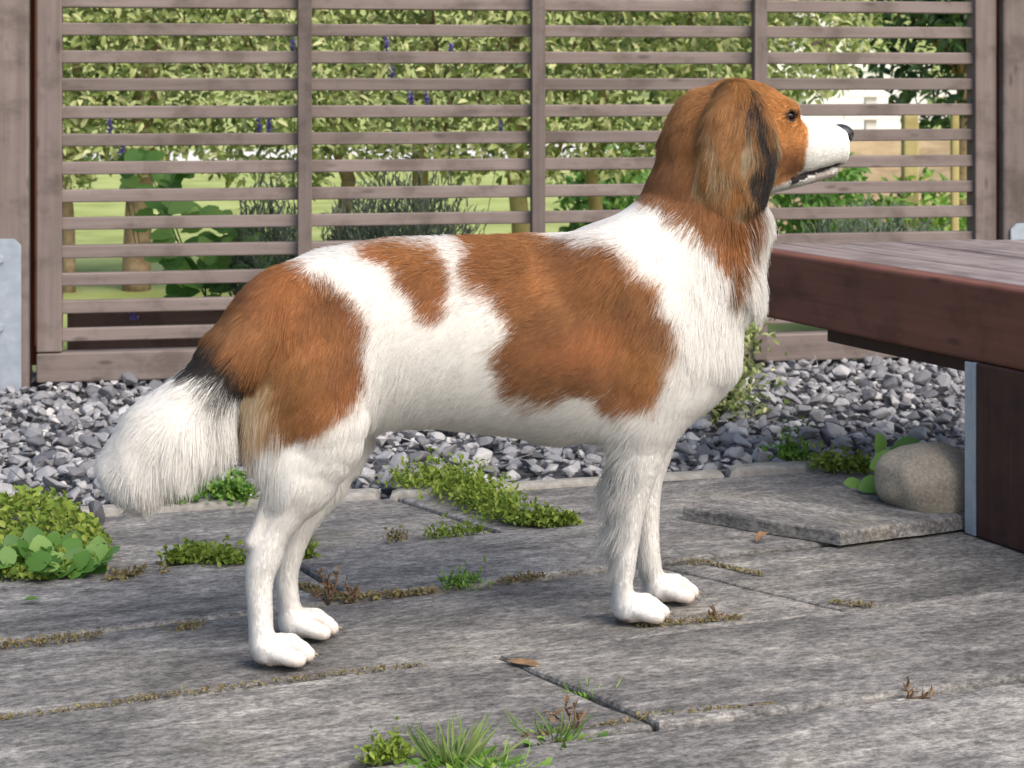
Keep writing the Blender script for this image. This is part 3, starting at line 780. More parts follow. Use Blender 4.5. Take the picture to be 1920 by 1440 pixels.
# ---------- nose, eyes, whiskers, claws
def gloss(name, col, rough, spec=0.5, bs=0):
    m, nt, b = new_mat(name)
    n = noise(nt, coords(nt), 400 if bs else 60, 3)
    nt.links.new(ramp(nt, n, [(0.3, tuple(c * .8 for c in col)), (0.7, col)]), b.inputs['Base Color'])
    b.inputs['Roughness'].default_value = rough; b.inputs['Specular IOR Level'].default_value = spec
    if bs: bump(nt, b, n, .5, bs)
    return m
M['nose'] = gloss('wet_nose_leather', (.028, .026, .03), .42, .5, .0006)
M['eye'] = gloss('dark_brown_eye', (.012, .006, .004), .06, .6)
M['whisker'] = gloss('pale_whisker', (.75, .73, .70), .4)
M['claw'] = gloss('horn_claw', (.30, .24, .19), .45)
M['mouth'] = gloss('dark_lip', (.02, .014, .016), .4)

def blob(name, c, rad3, mat, parent, shape=None, sub=3):
    bm = bmesh.new(); bmesh.ops.create_icosphere(bm, subdivisions=sub, radius=1.0)
    for v in bm.verts:
        p = np.array(v.co)
        if shape is not None: p = shape(p)
        q = np.array(c) + p * np.array(rad3)
        v.co = Vector(dog_world(q))
    return bm_obj(name, bm, mat, parent, True)
ns, nh = dogp(1578, 252, 0)
def nose_shape(p):
    x, y, z = p
    w = 1.0 if z > 0 else 1.0 - .45 * (-z)                     # narrows below to the philtrum
    y2 = y * w
    x2 = x * (1 - .12 * max(0, -z)) + .25 * z * -.4
    for sy in (-1, 1):                                          # nostrils, opening to the side
        d = math.sqrt((x - .62) ** 2 + ((y - sy * .62) * 1.0) ** 2 + ((z + .05) * 1.4) ** 2)
        k = max(0, 1 - d / .45)
        x2 -= .32 * k; y2 -= sy * .30 * k
    y2 += 0
    x2 -= .10 * math.exp(-(y / .10) ** 2) * (1 if x > 0 else 0)  # middle groove
    return np.array([x2, y2, z])
blob('nose', (ns, 0, nh), (.0136, .0132, .0112), M['nose'], dog, nose_shape, 4)
for sy in (-1, 1):
    es, eh = dogp(1481, 217, -.030)
    blob('eye', (es, sy * .0250, eh), (.0074, .0070, .0056), M['eye'], dog)

def tube(name, pts_, r0, r1, mat, parent, n=5, tow=True):
    vs, fs = [], []
    P = [Vector(p) for p in pts_]
    for i, p in enumerate(P):
        d = (P[min(i + 1, len(P) - 1)] - P[max(i - 1, 0)]).normalized()
        a = d.orthogonal().normalized(); b = d.cross(a)
        r = r0 + (r1 - r0) * i / (len(P) - 1)
        for k in range(n):
            an = 6.28318 * k / n
            vs.append(p + a * (r * math.cos(an)) + b * (r * math.sin(an)))
    for i in range(len(P) - 1):
        for k in range(n):
            fs.append((i * n + k, i * n + (k + 1) % n, (i + 1) * n + (k + 1) % n, (i + 1) * n + k))
    fs.append(tuple(range(n))[::-1]); fs.append(tuple(range((len(P) - 1) * n, len(P) * n)))
    return mesh_obj(name, vs, fs, mat, parent, True)
for u, y in PAWS:
    s0 = dogp(u, 1200, y)[0]
    for dy, ln in TOES:
        q = [(s0 + ln + .006, y + dy * 1.05, .0100), (s0 + ln + .0125, y + dy * 1.06, .0080), (s0 + ln + .0165, y + dy * 1.06, .0030)]
        tube('claw', [dog_world(np.array(p)) for p in q], .0021, .0007, M['claw'], dog)

wv_ = []
for sy in (-1, 1):
    for k in range(7):
        uu, vv = 1548 + random.uniform(-12, 22), 276 + random.uniform(-12, 20)
        s_, h_ = dogp(uu, vv, sy * .02)
        p0 = np.array([s_, sy * .017, h_]); ln_ = random.uniform(.02, .035)
        p2 = p0 + np.array([random.uniform(-.2, .5), sy * .75, random.uniform(-.45, .1)]) * ln_
        p1 = (p0 + p2) / 2 + np.array([0, 0, .002])
        tube('whisker', [dog_world(p) for p in (p0, p1, p2)], .00013, .00006, M['whisker'] if 'whisker' in M else M['claw'], dog, 3)
print('NH', NH)
# ------------------------------------------------------------------ GROUND, PAVING, GRAVEL
def struct(name, o=None):
    o['kind'] = 'structure'; return o

def yl(x, p): return p[0] + p[1] * x                          # joint line: depth at x = 0 and slope
JOINT = [(2.502, .2814), (2.255, .395), (2.04, .43), (1.781, .42), (1.538, .366), (1.30, .37), (1.06, .37), (.82, .37), (.58, .37)]

# lawn and soil: one sheet to the horizon with the ground rising to a hill far behind
gv, gf = [], []
ys = [-6, 0, 2, 3.2, 4.2, 5, 6, 8, 10, 13, 17, 22, 30, 40, 55, 75, 100, 140, 200]
xs = list(np.linspace(-1, 1, 25))
def terrain(x, y):
    z = -.045
    if y > 17: z += .014 * (y - 17)
    if y > 75: z += .085 * (y - 75)
    if y > 4.5: z += .03 * math.sin(x * .7 + y * .5)
    return min(z, 16)
for y in ys:
    for a in xs:
        x = a * (8 + max(y, 0) * .9)
        gv.append((x, y, terrain(x, y)))
nxs = len(xs)
for j in range(len(ys) - 1):
    for i in range(nxs - 1):
        gf.append((j * nxs + i, j * nxs + i + 1, (j + 1) * nxs + i + 1, (j + 1) * nxs + i))
tag(mesh_obj('lawn', gv, gf, M['lawn'], None, True), kind='structure')
# soil bed under the paving
tag(mesh_obj('paving_bed', [(-2.6, .2, -.018), (2.6, .2, -.018), (2.6, 3.3, -.018), (-2.6, 1.75, -.018)], [(0, 1, 2, 3)], M['soil']), kind='structure')
paving = empty('paving'); tag(paving, kind='structure')

def slab(poly, top, tilt=(0, 0), mat=None, name='slab', thick=.05, bev=.004, parent=None, ang=.40):
    """One concrete slab over a ground polygon; its own axes follow the row so that the grain runs along it."""
    c = np.mean(poly, axis=0); ca, sa = math.cos(ang), math.sin(ang)
    loc = [((x - c[0]) * ca + (y - c[1]) * sa, -(x - c[0]) * sa + (y - c[1]) * ca) for x, y in poly]
    # ragged outline: subdivide and wobble the edges
    rg = []
    for i in range(len(loc)):
        a, b = np.array(loc[i]), np.array(loc[(i + 1) % len(loc)])
        n = max(1, int(np.linalg.norm(b - a) / .03))
        for k in range(n):
            p = a + (b - a) * k / n
            if k: p = p + RNG.normal(0, .0012, 2)
            rg.append(tuple(p))
    bm = prism_bm(rg, -thick, 0.0)
    top_e = [e for e in bm.edges if all(abs(v.co.z) < 1e-6 for v in e.verts)]
    bmesh.ops.bevel(bm, geom=top_e, offset=bev, segments=2, profile=.5, affect='EDGES')
    o = bm_obj(name, bm, mat or M['slab'], parent or paving)
    o.location = (c[0], c[1], top); o.rotation_euler = (tilt[0], tilt[1], ang)
    return o

def row(j, cuts, g=.003):
    """Slabs between joint lines j (far) and j+1 (near); cuts are cross joints ((x_far, x_near))."""
    far, near = JOINT[j], JOINT[j + 1]
    ends = sorted(cuts)
    for (a0, a1), (b0, b1) in zip(ends[:-1], ends[1:]):
        gl, gr, fl, fr = (g * random.uniform(.5, 2.4) for _ in range(4))                # joints open and close along the row
        poly = [(a1 + g, yl(a1, near) + gl), (b1 - g, yl(b1, near) + gr), (b0 - g, yl(b0, far) - fr), (a0 + g, yl(a0, far) - fl)]
        slab(poly, random.uniform(-.003, .002), (random.uniform(-.006, .006), random.uniform(-.003, .003)), ang=math.atan((far[1] + near[1]) / 2))
row(0, [(-2.3, -2.2), (-1.25, -1.15), (-.155, -.008), (.98, 1.08), (2.0, 2.1)], .0045)
row(1, [(-2.2, -2.1), (-1.28, -1.19), (-.262, -.172), (.80, .89), (1.8, 1.9)])
row(2, [(-1.9, -1.8), (-.86, -.72), (.165, .345), (1.2, 1.35), (2.1, 2.2)])
row(3, [(-2.1, -2.0), (-1.05, -.92), (-.015, .122), (1.05, 1.2), (2.0, 2.1)])
row(4, [(-1.8, -1.7), (-.62, -.5), (.55, .66), (1.6, 1.7)])
row(5, [(-1.4, -1.3), (-.1, 0), (1.0, 1.1)])
row(6, [(-1.6, -1.5), (-.6, -.5), (.4, .5), (1.3, 1.4)])
row(7, [(-1.4, -1.3), (-.2, -.1), (.9, 1.0)])
# pale cement lip along the gravel
lip = [-2.3, -1.7, -1.12, -.62, -.165, .30, .80, 1.3, 2.0]
for i, (a, b) in enumerate(zip(lip[:-1], lip[1:])):
    w = .055 if i != 4 else .045
    gap = .012 if i == 3 else .003
    o0 = .003
    poly = [(a + gap / 2, yl(a, JOINT[0]) + o0), (b - gap, yl(b, JOINT[0]) + o0), (b - gap, yl(b, JOINT[0]) + o0 + w), (a + gap / 2, yl(a, JOINT[0]) + o0 + w)]
    slab(poly, .002 + random.uniform(-.002, .002), (-.05, 0), M['edging'], 'edging_stone', .05, .012, ang=math.atan(.2814))

# loose slab lying on the paving by the bench, its own thing
c4 = [(.211, 2.308), (.383, 2.180), (.60, 2.285), (.425, 2.43)]
ls = slab(c4, .019, (0, .0), None, 'loose_slab', .0165, .003, None, -.64); ls.parent = None
tag(ls, 'small square grey slab lying loose on the paving in front of the boulder', 'paving slab')

# slate chippings between paving and fence
FA = np.array([-.8614, 3.38]); FE = np.array([math.cos(R(10.5)), math.sin(R(10.5))])   # fence base line
gbed = mesh_obj('gravel_bed', [(-2.6, yl(-2.6, JOINT[0]) + .055, -.03), (2.6, yl(2.6, JOINT[0]) + .055, -.03), (2.6, 4.15, -.03), (-2.6, 3.25, -.03)], [(0, 1, 2, 3)], M['grit'])
tag(gbed, kind='structure')

def chip(seed):
    rr = random.Random(seed); bm = bmesh.new()
    n = rr.randint(9, 13)
    fl = rr.uniform(.38, .7); el = rr.uniform(.7, 1.0)
    for _ in range(n):
        v = Vector((rr.gauss(0, 1), rr.gauss(0, 1), rr.gauss(0, 1))).normalized() * rr.uniform(.75, 1.05)
        bm.verts.new((v.x, v.y * el, v.z * fl))
    bmesh.ops.convex_hull(bm, input=list(bm.verts))
    bmesh.ops.delete(bm, geom=[v for v in bm.verts if not v.link_faces], context='VERTS')
    bmesh.ops.bevel(bm, geom=list(bm.edges), offset=.07, segments=1, affect='EDGES')
    me = bpy.data.meshes.new('stone'); bm.to_mesh(me); bm.free(); me.materials.append(M['stone'])
    return me
CHIPS = [chip(i) for i in range(14)]
chip_np = [(np.array([v.co for v in m.vertices]), [list(p.vertices) for p in m.polygons]) for m in CHIPS]
spots = []
def fence_y(x): return FA[1] + (x - FA[0]) * FE[1] / FE[0]
grid = {}
tries = 0
while tries < 30000:
    tries += 1
    x = random.uniform(-1.3, 1.5)
    y0 = yl(x, JOINT[0]) + .075; y1 = fence_y(x) + .16
    y = random.uniform(y0, y1)
    u = 960 + x / y * FPX
    if u < -160 or u > 2080: continue
    r = random.choice((.009, .011, .013, .015, .017, .020, .024)) * random.uniform(.85, 1.15)
    lay = random.random()
    key = (int(x / .04), int(y / .04)); ok = True
    for i in (-1, 0, 1):
        for j in (-1, 0, 1):
            for (px, py, pr) in grid.get((key[0] + i, key[1] + j), ()):
                if (px - x) ** 2 + (py - y) ** 2 < ((pr + r) * .60) ** 2: ok = False
    if not ok: continue
    grid.setdefault(key, []).append((x, y, r))
    spots.append((y, x, r, -.026 + r * .42 + random.uniform(0, .016)))
# a second, lower layer that fills the gaps
low = []
for _ in range(3600):
    x = random.uniform(-1.3, 1.5); y = random.uniform(yl(x, JOINT[0]) + .07, fence_y(x) + .2)
    u = 960 + x / y * FPX
    if -160 < u < 2080: low.append((y, x, random.uniform(.008, .014), -.026 + random.uniform(0, .008)))
def shown(sp):
    y, x, r, z = sp
    u = 960 + x / y * FPX; v = HOR + (CAM_H - z) * FPX / y
    vis = 0 < u < 1920 and v < 1440
    hid = (395 < u < 720 and v < 900) or (720 < u < 1300 and v < 810) or (u > 1815)
    return (r / y if vis else 0) * (0.3 if hid else 1)
order = sorted(spots, key=shown, reverse=True)
def rot_rand():
    return Matrix.Rotation(random.uniform(0, 6.28), 4, 'Z') @ Matrix.Rotation(random.gauss(0, .38), 4, 'X') @ Matrix.Rotation(random.gauss(0, .38), 4, 'Y')
for (y, x, r, z) in order[:300]:
    o = bpy.data.objects.new('stone', random.choice(CHIPS)); COL.objects.link(o); o.parent = gbed
    o.matrix_local = Matrix.Translation((x, y, z)) @ rot_rand() @ Matrix.Diagonal((r, r, r, 1))
def join_stones(name, sps, parent, kind='stuff'):
    V, F, T = [], [], []; n0 = 0
    for (y, x, r, z) in sps:
        k = random.randrange(len(chip_np)); cv, cf = chip_np[k]
        m = np.array((rot_rand() @ Matrix.Diagonal((r, r, r, 1))).to_3x3())
        V.append(cv @ m.T + (x, y, z)); F += [[i + n0 for i in f] for f in cf]; n0 += len(cv); T += [random.random()] * len(cv)
    me = bpy.data.meshes.new(name); me.from_pydata(np.concatenate(V).tolist(), [], F); me.update()
    a = me.attributes.new('tint', 'FLOAT', 'POINT'); a.data.foreach_set('value', T)
    o = link(name, me, M['stone'], parent); o['kind'] = kind
    return o
join_stones('slate_chippings', order[300:] + low, gbed)

# two single stones that have rolled onto the paving edge
def lone_stone(u, v, r, k, label, tilt=(0, 0, 0), sc=(1, 1, 1)):
    x, y = ground(u, v)
    o = bpy.data.objects.new('loose_stone', CHIPS[k].copy()); COL.objects.link(o)
    o.location = (x, y + r * .6, r * .42 * sc[2]); o.scale = (r * sc[0], r * sc[1], r * sc[2]); o.rotation_euler = tilt
    tag(o, label, 'stone'); return o
lone_stone(176, 985, .019, 3, 'sharp grey slate stone on the paving edge right of the weeds', (.2, .3, .4), (1, 1, 1.5))
# ------------------------------------------------------------------ FENCE
fence = empty('slatted_fence', (FA[0], FA[1], 0), R(10.5))
tag(fence, 'brown-grey wooden fence panel of horizontal slats behind the dog', 'fence')
FW = 1.858; SW = .045; PITCH = .0508; SH = .0232; Z0 = .688
FTOP = 1.17
for k in range(-9, 13):
    zc = Z0 - PITCH * k
    bm = box_bm(-FW / 2 + SW - .01, FW / 2 - SW + .01, -.010, .010, -SH / 2, SH / 2, .0022)
    o = bm_obj('slat', bm, M['fence_wood'], fence)
    o.location = (FW / 2, .022 + random.uniform(-.0008, .0008), zc + random.uniform(-.0007, .0007)); o.rotation_euler = (random.uniform(-.03, .03), random.uniform(-.0006, .0006), 0)
for t in (.484, .926, 1.3655):
    bm = box_bm(-.013, .013, -.011, .011, -.55, .62, .002)
    o = bm_obj('upright', bm, M['fence_wood_v'], fence); o.location = (t, .001, .55)
for x0 in (0, FW - SW):
    bm = box_bm(-SW / 2, SW / 2, -.022, .022, -.562, .62, .003)
    o = bm_obj('stile', bm, M['fence_wood_v'], fence); o.location = (x0 + SW / 2, .022, .612)
bm = box_bm(-FW / 2, FW / 2, -.022, .022, -.0265, .0265, .003)
o = bm_obj('bottom_rail', bm, M['fence_wood'], fence); o.location = (FW / 2, .022, .0215)
bm = box_bm(-FW / 2, FW / 2, -.026, .026, -.016, .016, .003)
o = bm_obj('top_rail', bm, M['fence_wood'], fence); o.location = (FW / 2, .022, 1.25)
for x0, sx in ((-.0015, 1), (FW + .0015, -1)):           # raw reddish saw edge of the stile towards the post
    bm = box_bm(-.0012, .0012, -.018, .018, -.55, .61, 0)
    o = bm_obj('raw_edge', bm, M['raw_edge'], fence); o.location = (x0, .022, .612)

def fence_post(x0, label, side):
    e = empty('fence_post', (FA[0] + FE[0] * x0, FA[1] + FE[1] * x0, 0), R(10.5))
    tag(e, label, 'post', 'posts that carry the fence panel')
    bm = box_bm(-.045, .045, -.045, .045, -.69, .69, .005)
    o = bm_obj('shaft', bm, M['fence_wood_v'], e); o.location = (0, .03, .67)
    o = bm_obj('gap_shade_strip', box_bm(-.012, .012, -.006, .006, -.6, .6, 0), M['raw_edge'], e); o.location = (-side * .050, .058, .62)  # added strip, stands in for the dark of the gap beside the stile
    # galvanised foot: plate with chamfered corner, bolt
    cx = -.004 if side < 0 else .004
    pw, h0, h1, ch = .036, -.04, .259, .012
    pl = [(-pw, h0), (pw, h0), (pw, h1 - ch), (pw - ch, h1), (-pw + ch, h1), (-pw, h1 - ch)]
    vs = [(x + cx, -.0215, z) for x, z in pl] + [(x + cx, -.0155, z) for x, z in pl]
    n = len(pl)
    fs = [tuple(range(n)), tuple(range(2 * n - 1, n - 1, -1))] + [(i, i + n, (i + 1) % n + n, (i + 1) % n) for i in range(n)]
    b_ = bmesh.new(); V = [b_.verts.new(v) for v in vs]
    for f in fs: b_.faces.new([V[i] for i in f])
    bmesh.ops.recalc_face_normals(b_, faces=list(b_.faces)); bmesh.ops.bevel(b_, geom=list(b_.edges), offset=.0012, segments=2, affect='EDGES')
    pl_o = bm_obj('steel_foot', b_, M['steel'], e)
    for bz in (.222, .10):
        b_ = bmesh.new(); bmesh.ops.create_cone(b_, cap_ends=True, segments=6, radius1=.0085, radius2=.0075, depth=.006, matrix=Matrix.Translation((cx + side * .002, -.0245, bz)) @ Matrix.Rotation(R(90), 4, 'X'))
        bm_obj('bolt', b_, M['steel'], pl_o)
    return e
fence_post(-.012 - .045, 'square wooden fence post with galvanised foot left of the fence panel', -1)
fence_post(FW + .007 + .045, 'square wooden fence post right of the fence panel, behind the bench', 1)
# next panels start beyond the posts, outside the picture; a low board bed stands behind the fence
bed = empty('raised_bed', (FA[0] + .05, FA[1] + .20, 0), R(10.5)); tag(bed, 'low dark board edging of the bed behind the fence foot', 'garden bed')
for k, zc in enumerate((.035, .088)):
    bm = box_bm(-.42, .42, -.012, .012, -.024, .024, .003)
    o = bm_obj('board', bm, M['old_board'], bed); o.location = (.38, 0, zc - .012)
for x0 in (.0, .76):
    bm = box_bm(-.015, .015, -.015, .015, -.09, .06, .002)
    o = bm_obj('peg', bm, M['old_board'], bed); o.location = (x0, .028, .03)

# ------------------------------------------------------------------ BENCH
BT = .303
bdir = np.array([.428, -.904]); bdir /= np.hypot(*bdir); bend_ = np.array([.98, .199])
A0 = np.array([.312, 2.745]); BL = 1.32; BWID = .62
bang = math.atan2(bdir[1], bdir[0])
bench = empty('bench', (A0[0], A0[1], 0), bang); tag(bench, 'low brown wooden plank bench at the right edge', 'bench')
def bl(p):                                           # world ground point -> bench axes
    d = np.array(p) - A0
    return (d @ bdir, d @ np.array([-bdir[1], bdir[0]]))
ex, ey = bl(A0 + bend_)                               # direction of the far end edge in bench axes
pp = .138
for i in range(5):
    w0 = i * pp + (.040 if i == 0 else .003); w1 = (i + 1) * pp - .003
    a = (ex * w0 - .012, ey * w0); b = (ex * w1 - .012, ey * w1)
    poly = [a, (a[0] + BL, a[1]), (b[0] + BL, b[1]), b]
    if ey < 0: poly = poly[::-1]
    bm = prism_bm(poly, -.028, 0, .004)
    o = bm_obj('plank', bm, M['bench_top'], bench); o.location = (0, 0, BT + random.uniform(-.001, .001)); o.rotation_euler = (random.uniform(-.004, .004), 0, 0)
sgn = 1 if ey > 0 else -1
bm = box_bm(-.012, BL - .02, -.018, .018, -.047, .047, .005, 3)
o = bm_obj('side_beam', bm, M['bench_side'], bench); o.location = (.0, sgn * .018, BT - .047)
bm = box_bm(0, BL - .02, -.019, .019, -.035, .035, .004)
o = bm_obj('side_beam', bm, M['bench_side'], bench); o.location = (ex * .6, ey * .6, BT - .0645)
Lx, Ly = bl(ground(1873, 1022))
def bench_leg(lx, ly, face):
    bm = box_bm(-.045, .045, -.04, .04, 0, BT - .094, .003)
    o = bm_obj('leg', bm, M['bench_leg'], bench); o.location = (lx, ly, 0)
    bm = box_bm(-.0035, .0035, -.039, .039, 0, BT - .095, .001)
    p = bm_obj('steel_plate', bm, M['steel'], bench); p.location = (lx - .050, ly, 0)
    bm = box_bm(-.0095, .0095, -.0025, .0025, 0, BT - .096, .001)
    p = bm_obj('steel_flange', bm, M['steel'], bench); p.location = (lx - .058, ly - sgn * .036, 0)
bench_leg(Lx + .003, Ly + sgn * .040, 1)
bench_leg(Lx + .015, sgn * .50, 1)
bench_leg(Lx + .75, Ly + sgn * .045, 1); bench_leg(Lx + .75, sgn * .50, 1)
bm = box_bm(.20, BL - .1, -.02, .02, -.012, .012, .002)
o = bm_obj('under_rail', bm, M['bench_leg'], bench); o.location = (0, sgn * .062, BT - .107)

# ------------------------------------------------------------------ BOULDER
bx, by = ground(1765, 992)
bm = bmesh.new(); bmesh.ops.create_icosphere(bm, subdivisions=5, radius=1)
for v in bm.verts:
    p = np.array([v.co]); 
    k = 1 + .09 * wob(p, 2.2, 0)[0] + .03 * wob(p, .8, 1)[0]
    q = p[0] * k
    q = np.sign(q) * np.abs(q) ** .88
    v.co = Vector((q[0] * .064, q[1] * .056, q[2] * .050))
bo = bm_obj('boulder', bm, M['boulder'], None, True); bo.location = (bx, by + .062, .044); bo.rotation_euler = (0, .08, .3)
tag(bo, 'rounded tan granite boulder beside the bench leg', 'boulder')
# ------------------------------------------------------------------ PLANTS
def leaf_verts(ln, wd, fold=.25, curl=.18):
    """Leaf of unit frame: along +Y, width X, up Z; 7 points, 6 triangles."""
    return np.array([(0, 0, 0), (-wd * .42, ln * .30, fold * wd), (wd * .42, ln * .30, fold * wd), (0, ln * .34, 0),
                     (-wd * .40, ln * .66, fold * wd - curl * ln * .3), (wd * .40, ln * .66, fold * wd - curl * ln * .3), (0, ln * .70, -curl * ln * .35), (0, ln, -curl * ln)])
LEAF_F = np.array([(0, 3, 1), (0, 2, 3), (1, 3, 6), (1, 6, 4), (3, 2, 5), (3, 5, 6), (4, 6, 7), (6, 5, 7)])

def broad_leaf(ratio, fold, curl):
    """Rounded heart-shaped leaf with a raised rim and scalloped edge."""
    ks = 9; fv, ff = [], []
    for i in range(ks + 1):
        t = i / ks
        w = ratio * .56 * math.sin(math.pi * min(1, t * .94 + .06)) ** .55 * (1 - .35 * t) * (1 + .05 * math.sin(i * 2.6))
        back = -.10 * math.exp(-(t / .12) ** 2)
        z = -curl * t * t
        fv += [(-w, t + back, z + fold * w * .7), (-w * .5, t + back * .6, z + fold * w * .25), (0, t, z), (w * .5, t + back * .6, z + fold * w * .25), (w, t + back, z + fold * w * .7)]
    for i in range(ks):
        for j in range(4): ff.append((i * 5 + j, i * 5 + j + 1, (i + 1) * 5 + j + 1, (i + 1) * 5 + j))
    return fv, ff

def frames(d, up):
    """Rotation matrices whose Y follows d and Z leans to up."""
    d = d / (np.linalg.norm(d, axis=1)[:, None] + 1e-9)
    x = np.cross(d, up); x /= np.linalg.norm(x, axis=1)[:, None] + 1e-9
    z = np.cross(x, d)
    return np.stack([x, d, z], 2)

def leaves_obj(name, P, D, UP, ln, ratio, mat, parent=None, tint=None, fold=.25, curl=.18, kind=None):
    n = len(P)
    base = leaf_verts(1.0, ratio, fold, curl)
    Rm = frames(D, UP)
    V = np.einsum('nij,kj->nki', Rm, base) * ln[:, None, None] + P[:, None, :]
    F = (LEAF_F[None] + (np.arange(n) * 8)[:, None, None]).reshape(-1, 3)
    me = bpy.data.meshes.new(name)
    me.vertices.add(n * 8); me.vertices.foreach_set('co', V.astype(np.float32).ravel())
    me.loops.add(len(F) * 3); me.loops.foreach_set('vertex_index', F.astype(np.int32).ravel())
    me.polygons.add(len(F)); me.polygons.foreach_set('loop_start', np.arange(0, len(F) * 3, 3, dtype=np.int32))
    me.update(calc_edges=True)
    me.polygons.foreach_set('use_smooth', np.ones(len(F), bool))
    if tint is None: tint = RNG.random(n)
    a = me.attributes.new('tint', 'FLOAT', 'POINT'); a.data.foreach_set('value', np.repeat(tint, 8).astype(np.float32))
    o = link(name, me, mat, parent)
    if kind: o['kind'] = kind
    return o

def split_leaves(P, D, UP, ln, ratio, mat, parent, nshow, score, name='leaf', fold=.25, curl=.18, rest='foliage'):
    """The leaves that show largest become single parts; the rest is one mass."""
    order_ = np.argsort(-score)
    big = order_[:nshow]; sm = order_[nshow:]
    if len(sm): leaves_obj(rest, P[sm], D[sm], UP[sm], ln[sm], ratio, mat, parent, fold=fold, curl=curl, kind='stuff')
    me = bpy.data.meshes.new(name)
    if ratio > .6: fv, ff = broad_leaf(ratio, fold, curl)
    else: fv, ff = leaf_verts(1.0, ratio, fold, curl).tolist(), LEAF_F.tolist()
    me.from_pydata(fv, [], ff); me.update(); me.materials.append(mat)
    me.polygons.foreach_set('use_smooth', [True] * len(me.polygons))
    Rm = frames(D[big], UP[big])
    for k, i in enumerate(big):
        o = bpy.data.objects.new(name, me); COL.objects.link(o); o.parent = parent
        m = Matrix([[*(Rm[k][r] * ln[i]), P[i][r]] for r in range(3)] + [[0, 0, 0, 1]])
        o.matrix_local = m

def rand_dirs(n, bias=(0, 0, 0), spread=1.0):
    d = RNG.normal(0, spread, (n, 3)) + np.array(bias)
    return d / (np.linalg.norm(d, axis=1)[:, None] + 1e-9)

def facing(P): # how squarely and near a point shows in the picture
    u = 960 + P[:, 0] / P[:, 1] * FPX; v = HOR + (CAM_H - P[:, 2]) * FPX / P[:, 1]
    vis = (u > 60) & (u < 1830) & (v > -5) & (v < 1440)
    return u, v, vis

# ---------- hedge behind the fence
hedge = empty('hedge', (-.4, 5.0, -.04)); tag(hedge, 'variegated yellow-green hedge on bare tan trunks behind the fence', 'hedge')
def hedge_local(P): return P - np.array([-.4, 5.0, -.04])
n = 52000
P = np.stack([RNG.uniform(-1.75, .95, n), 4.72 + RNG.random(n) ** 1.5 * .62, RNG.uniform(.24, 1.42, n)], 1)
u, v, vis = facing(P)
edge = 330 + 22 * np.sin(u / 70.0) + 18 * np.sin(u / 23.0 + 2)
edge = np.where(u > 1180, 318 - (u - 1180) * .40 + 16 * np.sin(u / 30), edge)
gap = wob(P * np.array([1, .3, 1]), .34, 0)
keepm = (v < edge) & (gap > -1.25)
P = P[keepm]; n = len(P)
D = rand_dirs(n, (0.1, -.2, .15), .75); UP = rand_dirs(n, (0.35, -.9, .8), .4)
ln = RNG.uniform(.020, .040, n)
u, v, vis = facing(P)
sc_ = ln / P[:, 1] * vis * (P[:, 1] < 4.95) * np.where((v % 52) < 26, .6, 1.0)
split_leaves(hedge_local(P), D, UP, ln, .42, M['hedge_leaf'], hedge, 300, sc_)
# trunks and limbs
for (uu, w, yy) in ((130, .036, 4.93), (255, .078, 4.97), (642, .045, 5.05), (786, .05, 5.05), (978, .055, 5.0), (1118, .042, 5.1)):
    b0 = Vector(((uu - 960) / FPX * yy, yy, -.06))
    pts_ = [b0 + Vector((random.uniform(-.006, .006) * k, 0, .11 * k)) for k in range(8)]
    o = tube('trunk', [Vector(hedge_local(np.array(p))) for p in pts_], w / 2, w * .36, M['bark'] if uu < 700 else M['stake'], hedge, 10)
for k in range(26):
    x = random.uniform(-1.5, .7); z = random.uniform(.3, .7)
    p0 = Vector((x, 4.95, z)); p1 = p0 + Vector((random.uniform(-.2, .2), random.uniform(-.2, .05), random.uniform(.25, .5)))
    mid = (p0 + p1) / 2 + Vector((random.uniform(-.04, .04), 0, 0))
    tube('branch', [Vector(hedge_local(np.array(q))) for q in (p0, mid, p1)], .006, .002, M['bark'], hedge, 5)

# ---------- lavender bushes
def lavender(u0, u1, vt, vb, y, label, flowers=(), n=1500):
    x0, x1 = (u0 - 960) / FPX * y, (u1 - 960) / FPX * y
    cx = (x0 + x1) / 2; zt = CAM_H + (HOR - vt) / FPX * y
    e = empty('lavender_bush', (cx, y, -.04)); tag(e, label, 'lavender', 'lavender bushes behind the fence')
    ns = n // 9; P, D = [], []
    for _ in range(ns):
        a = random.uniform(0, 6.28); rr_ = math.sqrt(random.random())
        bx_ = rr_ * math.cos(a) * (x1 - x0) * .22; by_ = rr_ * math.sin(a) * .10
        tx = bx_ * 2.2; ty = by_ * 2; h = (zt + .04) * random.uniform(.62, 1.0) * (1 - .35 * rr_ ** 2)
        d = np.array([tx - bx_, ty - by_, h]); d /= np.linalg.norm(d)
        for k in range(9):
            t = (.25 + .75 * (k + random.random()) / 9) * h
            P.append(np.array([bx_, by_, 0]) + d * t)
            D.append(d * 1.1 + RNG.normal(0, .45, 3))
    P = np.array(P); D = np.array(D)
    leaves_obj('foliage', P, D, rand_dirs(len(P), (0, -.6, .6), .5), RNG.uniform(.022, .042, len(P)), .13, M['lavender_leaf'], e, kind='stuff')
    for (fu, fv) in flowers:
        q = at(fu, fv, y); loc = q - Vector((cx, y, -.04))
        base = Vector((loc.x * .8 + random.uniform(-.02, .02), 0, max(.05, zt * .6)))
        st_ = tube('flower_stem', [base, base.lerp(loc, .6) + Vector((.004, 0, .01)), loc], .0012, .0009, M['lavender_leaf'], e, 4)
        pp_ = np.array([loc + Vector((0, 0, -.014 + .005 * k)) for k in range(7) for _ in range(5)])
        fl_ = leaves_obj('flower', pp_, rand_dirs(len(pp_), (0, 0, .7), .8), rand_dirs(len(pp_)), RNG.uniform(.007, .011, len(pp_)), .6, M['lavender_flower'], st_)
